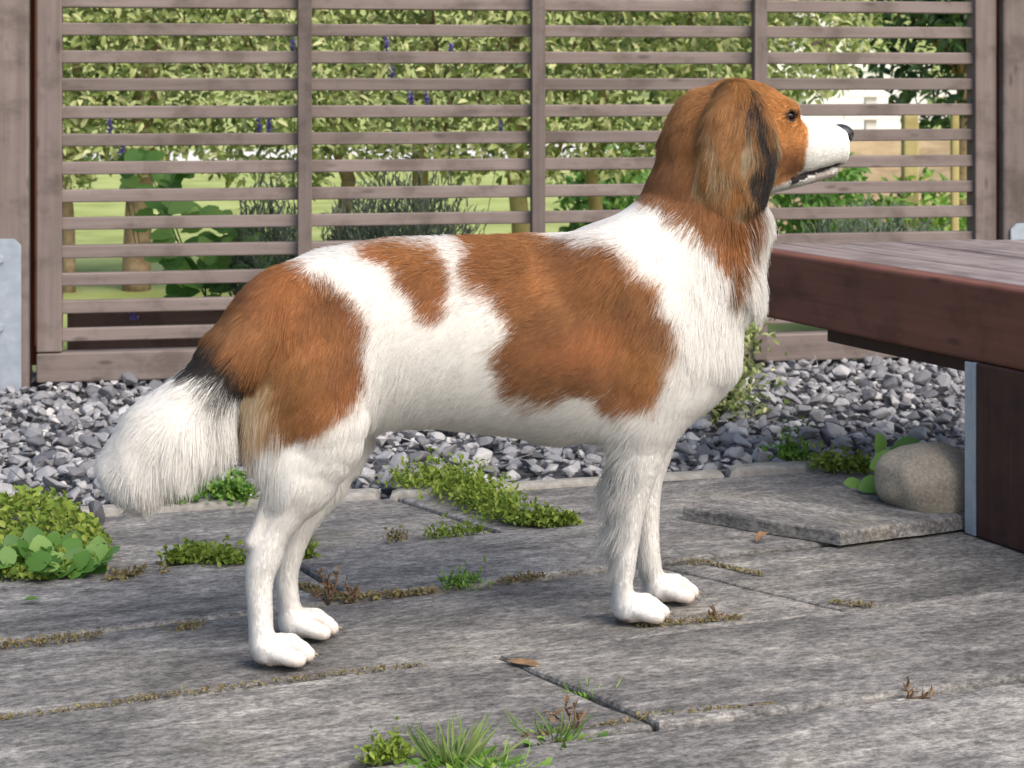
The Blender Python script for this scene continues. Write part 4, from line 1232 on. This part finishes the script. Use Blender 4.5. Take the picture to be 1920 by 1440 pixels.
lavender(585, 920, 285, 500, 4.15, 'grey-green lavender bush with purple spikes behind the middle of the fence', [(735, 142), (725, 88), (800, 190), (770, 190), (940, 245), (845, 100)], 6500)
lavender(420, 580, 330, 560, 4.0, 'small grey-green lavender bush behind the left fence upright', [(548, 92), (505, 240), (486, 240), (206, 240), (228, 287)], 4200)
lavender(1440, 1830, 372, 460, 4.35, 'low grey-green lavender behind the fence to the right of the dog', [], 6500)
# stray flower spike in front of the boards
e = empty('lavender_stalk', at(290, 660, 3.50)); tag(e, 'single purple lavender spike in front of the dark boards', 'lavender')
tube('stem', [(0, 0, -.03), (-.01, 0, .02), (-.034, .0, .062)], .0011, .0009, M['lavender_leaf'], e, 4)
pp_ = np.array([(-.036 - .001 * k, 0, .060 + .004 * k) for k in range(6) for _ in range(5)])
leaves_obj('flower', pp_, rand_dirs(len(pp_), (0, 0, .5), .8), rand_dirs(len(pp_)), RNG.uniform(.008, .012, len(pp_)), .6, M['lavender_flower'], e)

# ---------- broad-leaved plant between fence and hedge
e = empty('leafy_plant', at(390, 580, 3.95)); tag(e, 'fresh green broad-leaved plant behind the left fence bay', 'plant')
base = e.location.copy()
P, D, L = [], [], []
for (uu, vv) in [(270, 300), (265, 345), (300, 330), (340, 320), (310, 372), (350, 380), (385, 400), (300, 395), (420, 405), (330, 440), (375, 445), (410, 450), (300, 470), (345, 480), (390, 482), (440, 470), (330, 500), (365, 520), (405, 500), (430, 505), (340, 548), (385, 545), (480, 440), (465, 470), (250, 290), (495, 480), (440, 420)]:
    for _ in range(4):
        q = at(uu + random.uniform(-14, 14), vv + random.uniform(-10, 10), 3.95 + random.uniform(-.09, .09))
        P.append(np.array(q - base)); D.append([random.uniform(-1, 1), random.uniform(-.7, .2), random.uniform(-.6, .2)]); L.append(random.uniform(.036, .062))
P = np.array(P); D = np.array(D); L = np.array(L)
split_leaves(P, D, rand_dirs(len(P), (0, -1.0, .8), .3), L, .85, M['broad_leaf'], e, 110, L, fold=.12, curl=.12)
for k in range(7):
    top = Vector(P[random.randrange(len(P))])
    tube('stem', [(random.uniform(-.05, .05), 0, -.04), top * .5 + Vector((0, 0, -.01)), top], .0028, .0012, M['weed'], e, 5)

# ---------- far side: dark small tree, white wall, sandy bank, stakes, path, hut, hill trees
def leafy_tree(name, label, cx, y, zc, rx, rz, n, mat, lsize, trunk_w, group=None, base=-.05):
    e = empty(name, (cx, y, base)); tag(e, label, 'tree', group)
    d = rand_dirs(n); r_ = RNG.random(n) ** .45
    P = d * r_[:, None] * np.array([rx, rx * .8, rz])
    k = wob(P / rx, .75, 0); P = P[k > -.35]; n = len(P)
    P = P + np.array([0, 0, zc - base])
    D = rand_dirs(n, (0, -.2, -.2), .8)
    leaves_obj('crown', P, D, rand_dirs(n, (0, -.4, 1), .4), RNG.uniform(.7, 1.2, n) * lsize, .5, mat, e, kind='stuff')
    tube('trunk', [(0, 0, 0), (.02 * rx, 0, (zc - base) * .5), (0, 0, zc - base + rz * .3)], trunk_w, trunk_w * .4, M['bark'], e, 8)
    for _ in range(6):
        a = random.uniform(0, 6.28)
        tube('limb', [(0, 0, (zc - base) * .7), (math.cos(a) * rx * .4, math.sin(a) * rx * .3, zc - base), (math.cos(a) * rx * .7, math.sin(a) * rx * .6, zc - base + rz * random.uniform(.1, .5))], trunk_w * .4, trunk_w * .12, M['bark'], e, 5)
    return e
leafy_tree('small_tree', 'dark green small tree behind the right end of the fence', 1.56, 6.5, .80, .44, .44, 3600, M['dark_leaf'], .055, .03)
# white garden wall with coping
def wallbox(name, label, u0, u1, vt, vb, y, mat, cat, th=.2):
    p0, p1 = at(u0, vt, y), at(u1, vb, y)
    e = empty(name, (p0.x, y, p1.z)); tag(e, label, cat)
    w, h = p1.x - p0.x, p0.z - p1.z
    bm_obj('wall_face', box_bm(0, w, 0, th, -.4, h - .06, .01), mat, e)
    bm_obj('coping', box_bm(-.03, w + .03, -.03, th + .03, h - .058, h, .012), mat, e)
    return e
wallbox('garden_wall', 'sunlit white rendered garden wall far beyond the fence at right', 1506, 1738, 122, 205, 17.0, M['white_wall'], 'wall')
# pale path crossing the lawn
pv = []
for x in np.linspace(-9, 9, 25): pv += [(x, 12.2 + .05 * x, terrain(x, 12.2) + .012), (x, 15.2 + .05 * x, terrain(x, 15.2) + .012)]
tag(mesh_obj('path', pv, [(2 * i, 2 * i + 2, 2 * i + 3, 2 * i + 1) for i in range(24)], M['pale_path']), kind='structure')
# sandy bank
sv, sf = [], []
nbx, nby = 40, 16
for j in range(nby):
    for i in range(nbx):
        x = .9 + i / (nbx - 1) * 3.6; y = 7.4 + j / (nby - 1) * 3.4
        p = np.array([[x, y, 0]])
        ed = math.sin(math.pi * i / (nbx - 1)) ** .6 * math.sin(math.pi * j / (nby - 1)) ** .6
        sv.append((x, y, -.09 + ed * (.36 + .05 * wob(p, .8, 0)[0] + .03 * wob(p, .25, 1)[0])))
for j in range(nby - 1):
    for i in range(nbx - 1): sf.append((j * nbx + i, j * nbx + i + 1, (j + 1) * nbx + i + 1, (j + 1) * nbx + i))
tag(mesh_obj('sandy_bank', sv, sf, M['sand_bank'], None, True), kind='structure')
def stake(uu, vt, y, w, label):
    x = (uu - 960) / FPX * y; zt = CAM_H + (HOR - vt) / FPX * y
    e = empty('garden_stake', (x, y, -.06)); tag(e, label, 'stake', 'wooden stakes beyond the fence')
    bm_obj('shaft', box_bm(-w / 2, w / 2, -w / 2, w / 2, 0, zt + .06, .006), M['stake'], e)
    bm_obj('pointed_cap', prism_bm([(-w / 2, -w / 2), (w / 2, -w / 2), (w / 2, w / 2), (-w / 2, w / 2)], zt + .0601, zt + .072, .005), M['stake'], e)
stake(1706, 215, 5.6, .046, 'thick yellowish wooden stake beyond the fence behind the dog\'s muzzle')
stake(1790, 212, 5.2, .022, 'thin yellowish stake beyond the fence near its right stile')
stake(1130, 330, 6.4, .05, 'wooden stake beyond the fence left of the dog\'s neck')
# rails between posts far right
e = empty('rail_fence', (2.2, 9.9, 0)); tag(e, 'pale post-and-rail fence beyond the sandy bank', 'fence')
for k in range(4): bm_obj('post', box_bm(-.03, .03, -.03, .03, -.1, .52, .005), M['white_wall'], e).location = (k * .62 - .3, 0, 0)
for z in (.34, .46): bm_obj('rail', box_bm(-.45, 1.75, -.012, .012, -.018, .018, .003), M['white_wall'], e).location = (0, -.045, z)
# hut with gable roof
hx = (1540 - 960) / FPX * 60; hy = 60; hz = terrain(hx, hy)
e = empty('garden_hut', (hx, hy, hz)); tag(e, 'far hut with grey-brown gable roof on the green slope', 'hut')
wh = 1.5
bm_obj('wall', prism_bm([(-1.9, 0), (1.9, 0), (1.9, 3), (-1.9, 3)], -.3, wh, .02), M['white_wall'], e)
bm_obj('door', box_bm(-.4, .4, -.04, 0, 0, 1.3, .01), M['old_board'], e)
for sx in (-1, 1):
    bm_obj('window', box_bm(sx * 1.2 - .3, sx * 1.2 + .3, -.04, 0, .6, 1.2, .01), M['steel'], e)
ap = 2.75
rv = [(-2.3, -.3, wh - .1), (0, -.3, ap), (2.3, -.3, wh - .1), (-2.3, 3.3, wh - .1), (0, 3.3, ap), (2.3, 3.3, wh - .1), (-2.3, -.3, wh), (0, -.3, ap + .12), (2.3, -.3, wh), (-2.3, 3.3, wh), (0, 3.3, ap + .12), (2.3, 3.3, wh)]
mesh_obj('roof', rv, [(0, 3, 4, 1), (1, 4, 5, 2), (6, 7, 10, 9), (7, 8, 11, 10), (0, 1, 7, 6), (1, 2, 8, 7), (3, 9, 10, 4), (4, 10, 11, 5), (0, 6, 9, 3), (2, 5, 11, 8)], M['roof'], e)
mesh_obj('gable', [(-1.9, -.001, wh), (1.9, -.001, wh), (0, -.001, ap - .15), (-1.9, .1, wh), (1.9, .1, wh), (0, .1, ap - .15)], [(0, 1, 2), (3, 5, 4)], M['white_wall'], e)
# trees on the hill and beyond the hedge
for i, (uu, yy, rz, lab) in enumerate(((1265, 24, 1.5, 'pale green tree beyond the hedge left of the dog\'s head'), (1420, 34, 1.9, 'green tree beyond the fence above the dog\'s head'), (1800, 30, 2.4, 'green tree on the slope at the far right'))):
    x = (uu - 960) / FPX * yy
    leafy_tree('tree', lab, x, yy, terrain(x, yy) + rz * 1.1, rz * .8, rz, 1500, M['hill_leaf'], .26, .12, 'trees far beyond the garden', terrain(x, yy) - .1)

def leafy_bush(name, label, u0, u1, vt, y, mat, n, lsize, depth=.25, vb=None):
    x0, x1 = (u0 - 960) / FPX * y, (u1 - 960) / FPX * y; zt = CAM_H + (HOR - vt) / FPX * y
    e = empty(name, ((x0 + x1) / 2, y, -.05)); tag(e, label, 'bush')
    w = (x1 - x0) / 2; h = zt + .05
    d = rand_dirs(n); r_ = RNG.random(n) ** .4
    P = d * r_[:, None] * np.array([w, depth, h * .55]) + np.array([0, 0, h * .45]); P = P[P[:, 2] > 0]
    k = wob(P, w * .6, 1); P = P[k > -.7]; n = len(P)
    leaves_obj('foliage', P, rand_dirs(n, (0, -.2, .3), .8), rand_dirs(n, (.2, -.7, .8), .4), RNG.uniform(.7, 1.2, n) * lsize, .45, mat, e, kind='stuff')
    for _ in range(6): tube('stem', [(0, 0, 0), (random.uniform(-w, w) * .3, 0, h * .5), (random.uniform(-w, w) * .6, 0, h * .85)], .006, .002, M['twig'], e, 5)
leafy_bush('green_bush', 'loose mid green bush beyond the fence under the dog\'s muzzle', 1440, 1640, 268, 6.0, M['broad_leaf'], 1500, .04)
leafy_bush('green_bush', 'low green bush beyond the fence left of the right stile', 1620, 1830, 325, 5.6, M['weed'], 1300, .035)
leafy_bush('green_bush', 'green bush beyond the fence beside the dog\'s neck', 1050, 1240, 265, 6.3, M['broad_leaf'], 1300, .045)

# ---------- shrub in the gravel beside the dog's chest
sx_, sy_ = ground(1368, 776)
e = empty('small_shrub', (sx_, sy_ + .05, -.02)); tag(e, 'small pale green shrub in the gravel, half hidden by the dog\'s chest', 'shrub')
n = 1500
h_ = RNG.random(n)
P = np.stack([RNG.normal(0, .034, n) * (1.15 - .5 * h_) - .02 + .035 * h_, RNG.normal(0, .03, n), h_ * .185], 1)
D = rand_dirs(n, (0, -.2, .6), .7)
split_leaves(P, D, rand_dirs(n, (0, -.6, .8), .4), RNG.uniform(.011, .018, n), .45, M['weed_pale'] if 'weed_pale' in M else M['hedge_leaf'], e, 120, -P[:, 1])
for k in range(6): tube('stem', [(random.uniform(-.02, .02), 0, 0), (random.uniform(-.03, .03), 0, .09), (random.uniform(-.02, .05), 0, .16)], .0025, .001, M['twig'], e, 5)

# ------------------------------------------------------------------ MOSS, WEEDS, GRASS ON THE PAVING
def moss_on(name, pix, width, n, mat, label=None, size=(.004, .008), up=.8, cat=None, kind=None, ratio=.6, hgt=.006, group=None):
    """Tiny leaflets along a photographed polyline on the ground; width in metres (or one per point)."""
    G = np.array([ground(a, b) for a, b in pix]); W = np.array(width if hasattr(width, '__len__') else [width] * len(pix), float)
    segl = np.hypot(*np.diff(G, axis=0).T); cs = np.concatenate([[0], np.cumsum(segl)])
    t = RNG.random(n) * cs[-1]
    # patchy growth along the joint
    x = np.interp(t, cs, G[:, 0]); y = np.interp(t, cs, G[:, 1]); w = np.interp(t, cs, W)
    x = x + RNG.normal(0, .38, n) * w; y = y + RNG.normal(0, .30, n) * w
    c = G.mean(0)
    hh = np.abs(RNG.normal(0, 1, n)) * hgt * (.5 + w / W.max())
    P = np.stack([x - c[0], y - c[1], hh], 1)
    pk = wob(np.stack([x, y, 0 * x], 1), .06, 1); P = P[pk > -.75]; n = len(P)
    D = rand_dirs(n, (0, -.1, up), .7)
    o = leaves_obj(name, P, D, rand_dirs(n, (0, -.3, .8), .5), RNG.uniform(*size, n), ratio, mat, None, kind=kind)
    o.location = (c[0], c[1], 0)
    if MOSS_LABELS: tag(o, MOSS_LABELS.pop(0), 'moss')
    return o
MOSS_LABELS = ['thick yellow-green moss wedge in the cross joint at the gravel edge', 'low green moss left of the near hind leg', 'small moss spot right of the far hind leg', 'green moss at the gravel edge below the tail', "thin moss strip in the joint behind the dog's belly", 'faint dry moss in the second joint', 'green moss in the joint under the belly', 'tan dry moss right of the grass under the belly', 'small green weeds at the gravel edge left of the boulder weed', 'moss along the gravel edge in front of the boulder', 'tan dry moss line along the long joint at the lower left', 'tan dry moss line along the joint at the lower right', 'dry moss in the joint right of the fore paws', 'dry soil and moss in the joint behind the fore paws', 'dry moss at the end of the right cross joint', 'dry brown litter at the foot of the weed clump', 'small brown moss spot left of the hind paws', 'thin dry moss line at the left edge', 'dry litter around the brown weed stems', 'yellow-green moss at the bottom edge left of the tuft']
moss_on('moss', [(760, 912), (830, 905), (880, 935), (960, 978), (1020, 985), (1080, 985)], [.035, .075, .065, .04, .028, .008], 3400, M['moss'], kind='stuff', size=(.005, .010), hgt=.010)
moss_on('moss', [(318, 1056), (380, 1048), (440, 1056)], [.016, .03, .03], 800, M['moss'], kind='stuff', size=(.005, .010), hgt=.0045, ratio=.8)
moss_on('moss', [(545, 1052), (580, 1048)], [.015, .015], 160, M['moss'], kind='stuff', size=(.005, .01), hgt=.008)
moss_on('moss', [(330, 945), (400, 930), (465, 940)], [.025, .05, .03], 1000, M['weed'], kind='stuff', size=(.006, .012), hgt=.012)
moss_on('moss', [(800, 1012), (850, 1006), (905, 1000)], [.010, .016, .008], 300, M['moss'], kind='stuff', size=(.004, .007))
moss_on('moss', [(690, 1018), (760, 1016)], [.012, .010], 160, M['dry_moss'], kind='stuff', size=(.004, .007))
moss_on('moss', [(835, 1106), (900, 1092), (925, 1086)], [.012, .018, .010], 300, M['weed'], kind='stuff', size=(.004, .009), hgt=.006, ratio=.4)
moss_on('moss', [(935, 1094), (990, 1086), (1060, 1078)], [.008, .008, .004], 320, M['dry_moss'], kind='stuff', size=(.003, .005), hgt=.002)
moss_on('moss', [(1470, 862), (1500, 868)], [.03, .03], 260, M['weed'], kind='stuff', size=(.006, .014), hgt=.012)
moss_on('moss', [(1535, 882), (1600, 886), (1640, 888)], [.03, .03, .02], 480, M['moss'], kind='stuff', size=(.005, .012), hgt=.009)
moss_on('dry_moss', [(0, 1346), (140, 1330), (260, 1312), (500, 1280), (640, 1262), (800, 1246)], [.002, .004, .007, .005, .003, .002], 520, M['dry_moss'], kind='stuff', size=(.002, .005), hgt=.0008, up=.3)
moss_on('dry_moss', [(980, 1383), (1120, 1362), (1230, 1345), (1300, 1338), (1460, 1322)], [.006, .004, .012, .005, .003], 420, M['dry_moss'], kind='stuff', size=(.002, .005), hgt=.001, up=.3)
moss_on('dry_moss', [(1200, 1174), (1300, 1166), (1390, 1158)], [.008, .010, .005], 350, M['dry_moss'], kind='stuff', size=(.002, .005), hgt=.001, up=.3)
moss_on('dry_moss', [(1245, 1052), (1330, 1056), (1430, 1078)], [.012, .006, .004], 300, M['dry_moss'], kind='stuff', size=(.002, .005), hgt=.0008, up=.2)
moss_on('dry_moss', [(1540, 1128), (1640, 1138)], [.006, .006], 140, M['dry_moss'], kind='stuff', size=(.002, .005), hgt=.001, up=.2)
moss_on('dry_moss', [(250, 1078), (300, 1072), (210, 1090)], [.02, .02, .02], 300, M['dry_moss'], kind='stuff', size=(.004, .009), hgt=.002, up=.2)
moss_on('dry_moss', [(315, 1178), (370, 1172)], [.014, .012], 240, M['dry_moss'], kind='stuff', size=(.002, .005), hgt=.0008, up=.2)
moss_on('dry_moss', [(0, 1212), (100, 1204), (190, 1192)], [.004, .006, .004], 240, M['dry_moss'], kind='stuff', size=(.003, .006), hgt=.002, up=.2)
moss_on('dry_moss', [(560, 1098), (640, 1126), (820, 1108)], [.010, .018, .004], 500, M['dry_moss'], kind='stuff', size=(.003, .007), hgt=.0015, up=.3)

def blades(e, n, spread, h, mat, lean=.5, w=.05, c=(0, 0)):
    a = RNG.uniform(0, 6.28, n); r_ = np.abs(RNG.normal(0, spread, n))
    P = np.stack([np.cos(a) * r_ + c[0], np.sin(a) * r_ * .6 + c[1], np.zeros(n)], 1)
    D = np.stack([np.cos(a) * lean + RNG.normal(0, .2, n), np.sin(a) * lean * .7 + RNG.normal(0, .2, n), np.ones(n)], 1)
    L = RNG.uniform(.45, 1.1, n) * h
    order_ = np.argsort(-L)
    return P, D, L
def grass_tuft(u, v, n, spread, h, label, mat='grass', lean=.55, extra=0):
    x, y = ground(u, v); e = empty('grass_tuft', (x, y, -.006)); tag(e, label, 'grass', 'grass tufts in the paving joints')
    P, D, L = blades(e, n, spread, h, M[mat], lean)
    split_leaves(P, D, rand_dirs(n, (0, -1, .4), .4), L, .065, M[mat], e, min(n, 60), L, name='blade', curl=.35, fold=.3, rest='turf')
    if extra:
        P, D, L = blades(e, extra, spread * 1.3, h * .35, M['weed'], 1.0)
        leaves_obj('undergrowth', P, D, rand_dirs(extra, (0, -.5, .8), .4), L, .5, M['weed'], e, kind='stuff')
grass_tuft(850, 1424, 52, .018, .044, 'large spiky green grass tuft at the bottom edge of the picture', 'grass', .75, 160)
grass_tuft(930, 1436, 30, .018, .026, 'low leafy green tuft right of the large tuft at the bottom edge', 'weed', .9, 130)
grass_tuft(1040, 1378, 30, .014, .034, 'brownish green grass tuft in the joint behind the bottom tuft', 'grass', .7, 60)
grass_tuft(1103, 1298, 22, .012, .022, 'small bright green weed in the cross joint in front of the paws', 'weed', .9, 60)
grass_tuft(885, 1102, 18, .010, .013, 'short green grass tuft in the joint under the belly', 'weed', .6, 30)
def moss_pad(u, v, w, n, mat): return None
moss_on('moss', [(690, 1432), (760, 1424)], [.012, .014], 300, M['moss'], kind='stuff', size=(.004, .008))

# weeds at the left edge
x, y = ground(85, 1085); e = empty('weed_clump', (x, y, 0)); tag(e, 'thick clump of round-leaved green weeds at the left edge', 'weeds')
n = 2600
a = RNG.uniform(0, 6.28, n); r_ = np.sqrt(RNG.random(n))
P = np.stack([np.cos(a) * r_ * .082 - .012, np.sin(a) * r_ * .17 + .150, np.zeros(n)], 1)
P[:, 0] -= np.clip(P[:, 1] - .05, 0, 1) * .34
P[:, 2] = .003 + np.abs(RNG.normal(0, .5, n)) * .024 * (1 - r_ ** 2 * .7) + .030 * np.clip((P[:, 1] - .08) / .15, 0, 1) * (1 - r_ ** 2)
D = rand_dirs(n, (0, -.3, .35), .7)
leaves_obj('undergrowth', P, D, rand_dirs(n, (0, -.4, .9), .4), RNG.uniform(.005, .012, n), .7, M['moss'], e, kind='stuff')
n = 80
a = RNG.uniform(0, 6.28, n); r_ = np.sqrt(RNG.random(n))
P = np.stack([np.cos(a) * r_ * .075 - .012, np.sin(a) * r_ * .045 + .035, .006 + RNG.random(n) * .022 * (1 - r_ * .6)], 1)
D = rand_dirs(n, (0, -.5, .05), .7)
split_leaves(P, D, rand_dirs(n, (0, -.55, 1), .22), RNG.uniform(.016, .030, n), 1.0, M['broad_leaf'], e, n, -P[:, 1], fold=.10, curl=.10)

# broad leaves by the boulder
x, y = ground(1655, 948); e = empty('leafy_weed', (x, y, 0)); tag(e, 'bright green broad-leaved weed growing left of the boulder', 'weed')
P, D, L = [], [], []
for (uu, vv, dx, dz, l_) in ((1655, 868, .5, .5, .040), (1680, 850, .6, .35, .038), (1650, 838, -.1, .6, .032), (1700, 832, .8, .3, .028), (1640, 905, -.6, -.1, .036), (1625, 912, -.8, -.2, .034), (1650, 890, .3, .2, .03), (1640, 945, -.4, -.1, .028), (1600, 905, -.7, .1, .022)):
    q = at(uu, vv, y + random.uniform(-.01, .03)) - Vector((x, y, 0)); P.append(np.array(q) - np.array([dx, 0, dz]) * l_ * .5); D.append((dx, -.25, dz)); L.append(l_)
P = np.array(P); D = np.array(D); L = np.array(L)
split_leaves(P, D, rand_dirs(len(P), (0, -.8, .8), .15), L, .85, M['broad_leaf'], e, 20, L, fold=.12, curl=.12)
for p in P[:6]: tube('stem', [(0, .01, 0), Vector(p) * .5 + Vector((0, .005, .005)), Vector(p)], .0016, .001, M['weed'], e, 5)

# dead stems and leaf bits
def dead_stem(u, v, tips, label):
    x, y = ground(u, v); e = empty('dead_weed', (x, y, -.004)); tag(e, label, 'dead weed', 'dead weeds in the paving joints')
    for (du, dv) in tips:
        q = at(u + du, v + dv, y) - Vector((x, y, 0))
        tube('stem', [(0, 0, 0), q * .5 + Vector((.002, 0, .001)), q], .0016, .0008, M['twig'], e, 5)
        P = np.array([q * t_ for t_ in (.6, .8, 1.0) for _ in range(2)])
        leaves_obj('withered_leaf', P, rand_dirs(len(P), (0, 0, .6), .6), rand_dirs(len(P)), RNG.uniform(.006, .012, len(P)), .35, M['dry_leaf'], e)
dead_stem(615, 1126, [(-15, -58), (0, -50), (20, -62), (-30, -22), (10, -30)], 'dry brown weed stems in the joint between the hind and fore legs')
dead_stem(655, 1126, [(-8, -42), (4, -30), (18, -20)], 'thin blackened weed stalk right of the dry brown stems')
dead_stem(1702, 1304, [(-4, -24), (10, -18), (40, -6)], 'shrivelled brown weed at the joint near the right edge')
dead_stem(1070, 1366, [(-10, -55), (8, -48), (-40, -40), (20, -30)], 'reddish withered leaves over the brownish grass tuft')
dead_stem(1342, 1160, [(0, -22), (-12, -12)], 'tiny dry stalk in the joint right of the fore paws')
# dead leaf in the cross joint
x, y = ground(985, 1250); e = empty('dead_leaf', (x, y, .0035)); tag(e, 'flat tan dead leaf lying beside the cross joint in the foreground', 'leaf')
lv = leaf_verts(.040, .018, .08, .06); lv[:, 1] -= .02
o = mesh_obj('blade', lv, LEAF_F.tolist(), M['dry_leaf'], e); o.rotation_euler = (.02, .03, -2.0)
x, y = ground(1418, 1022); e = empty('dead_leaf', (x, y, .003)); tag(e, 'small orange-brown dead leaf in front of the loose slab', 'leaf')
lv = leaf_verts(.022, .014, .35, .1); o = mesh_obj('blade', lv, LEAF_F.tolist(), M['dry_leaf'], e); o.rotation_euler = (.5, .1, -.9)
x, y = ground(42, 1133); e = empty('fallen_leaf', (x, y, .004)); tag(e, 'single green leaf lying on the paving below the weed clump', 'leaf')
lv = leaf_verts(.018, .012, .15, .1); o = mesh_obj('blade', lv, LEAF_F.tolist(), M['weed'], e); o.rotation_euler = (.1, .0, -1.4)
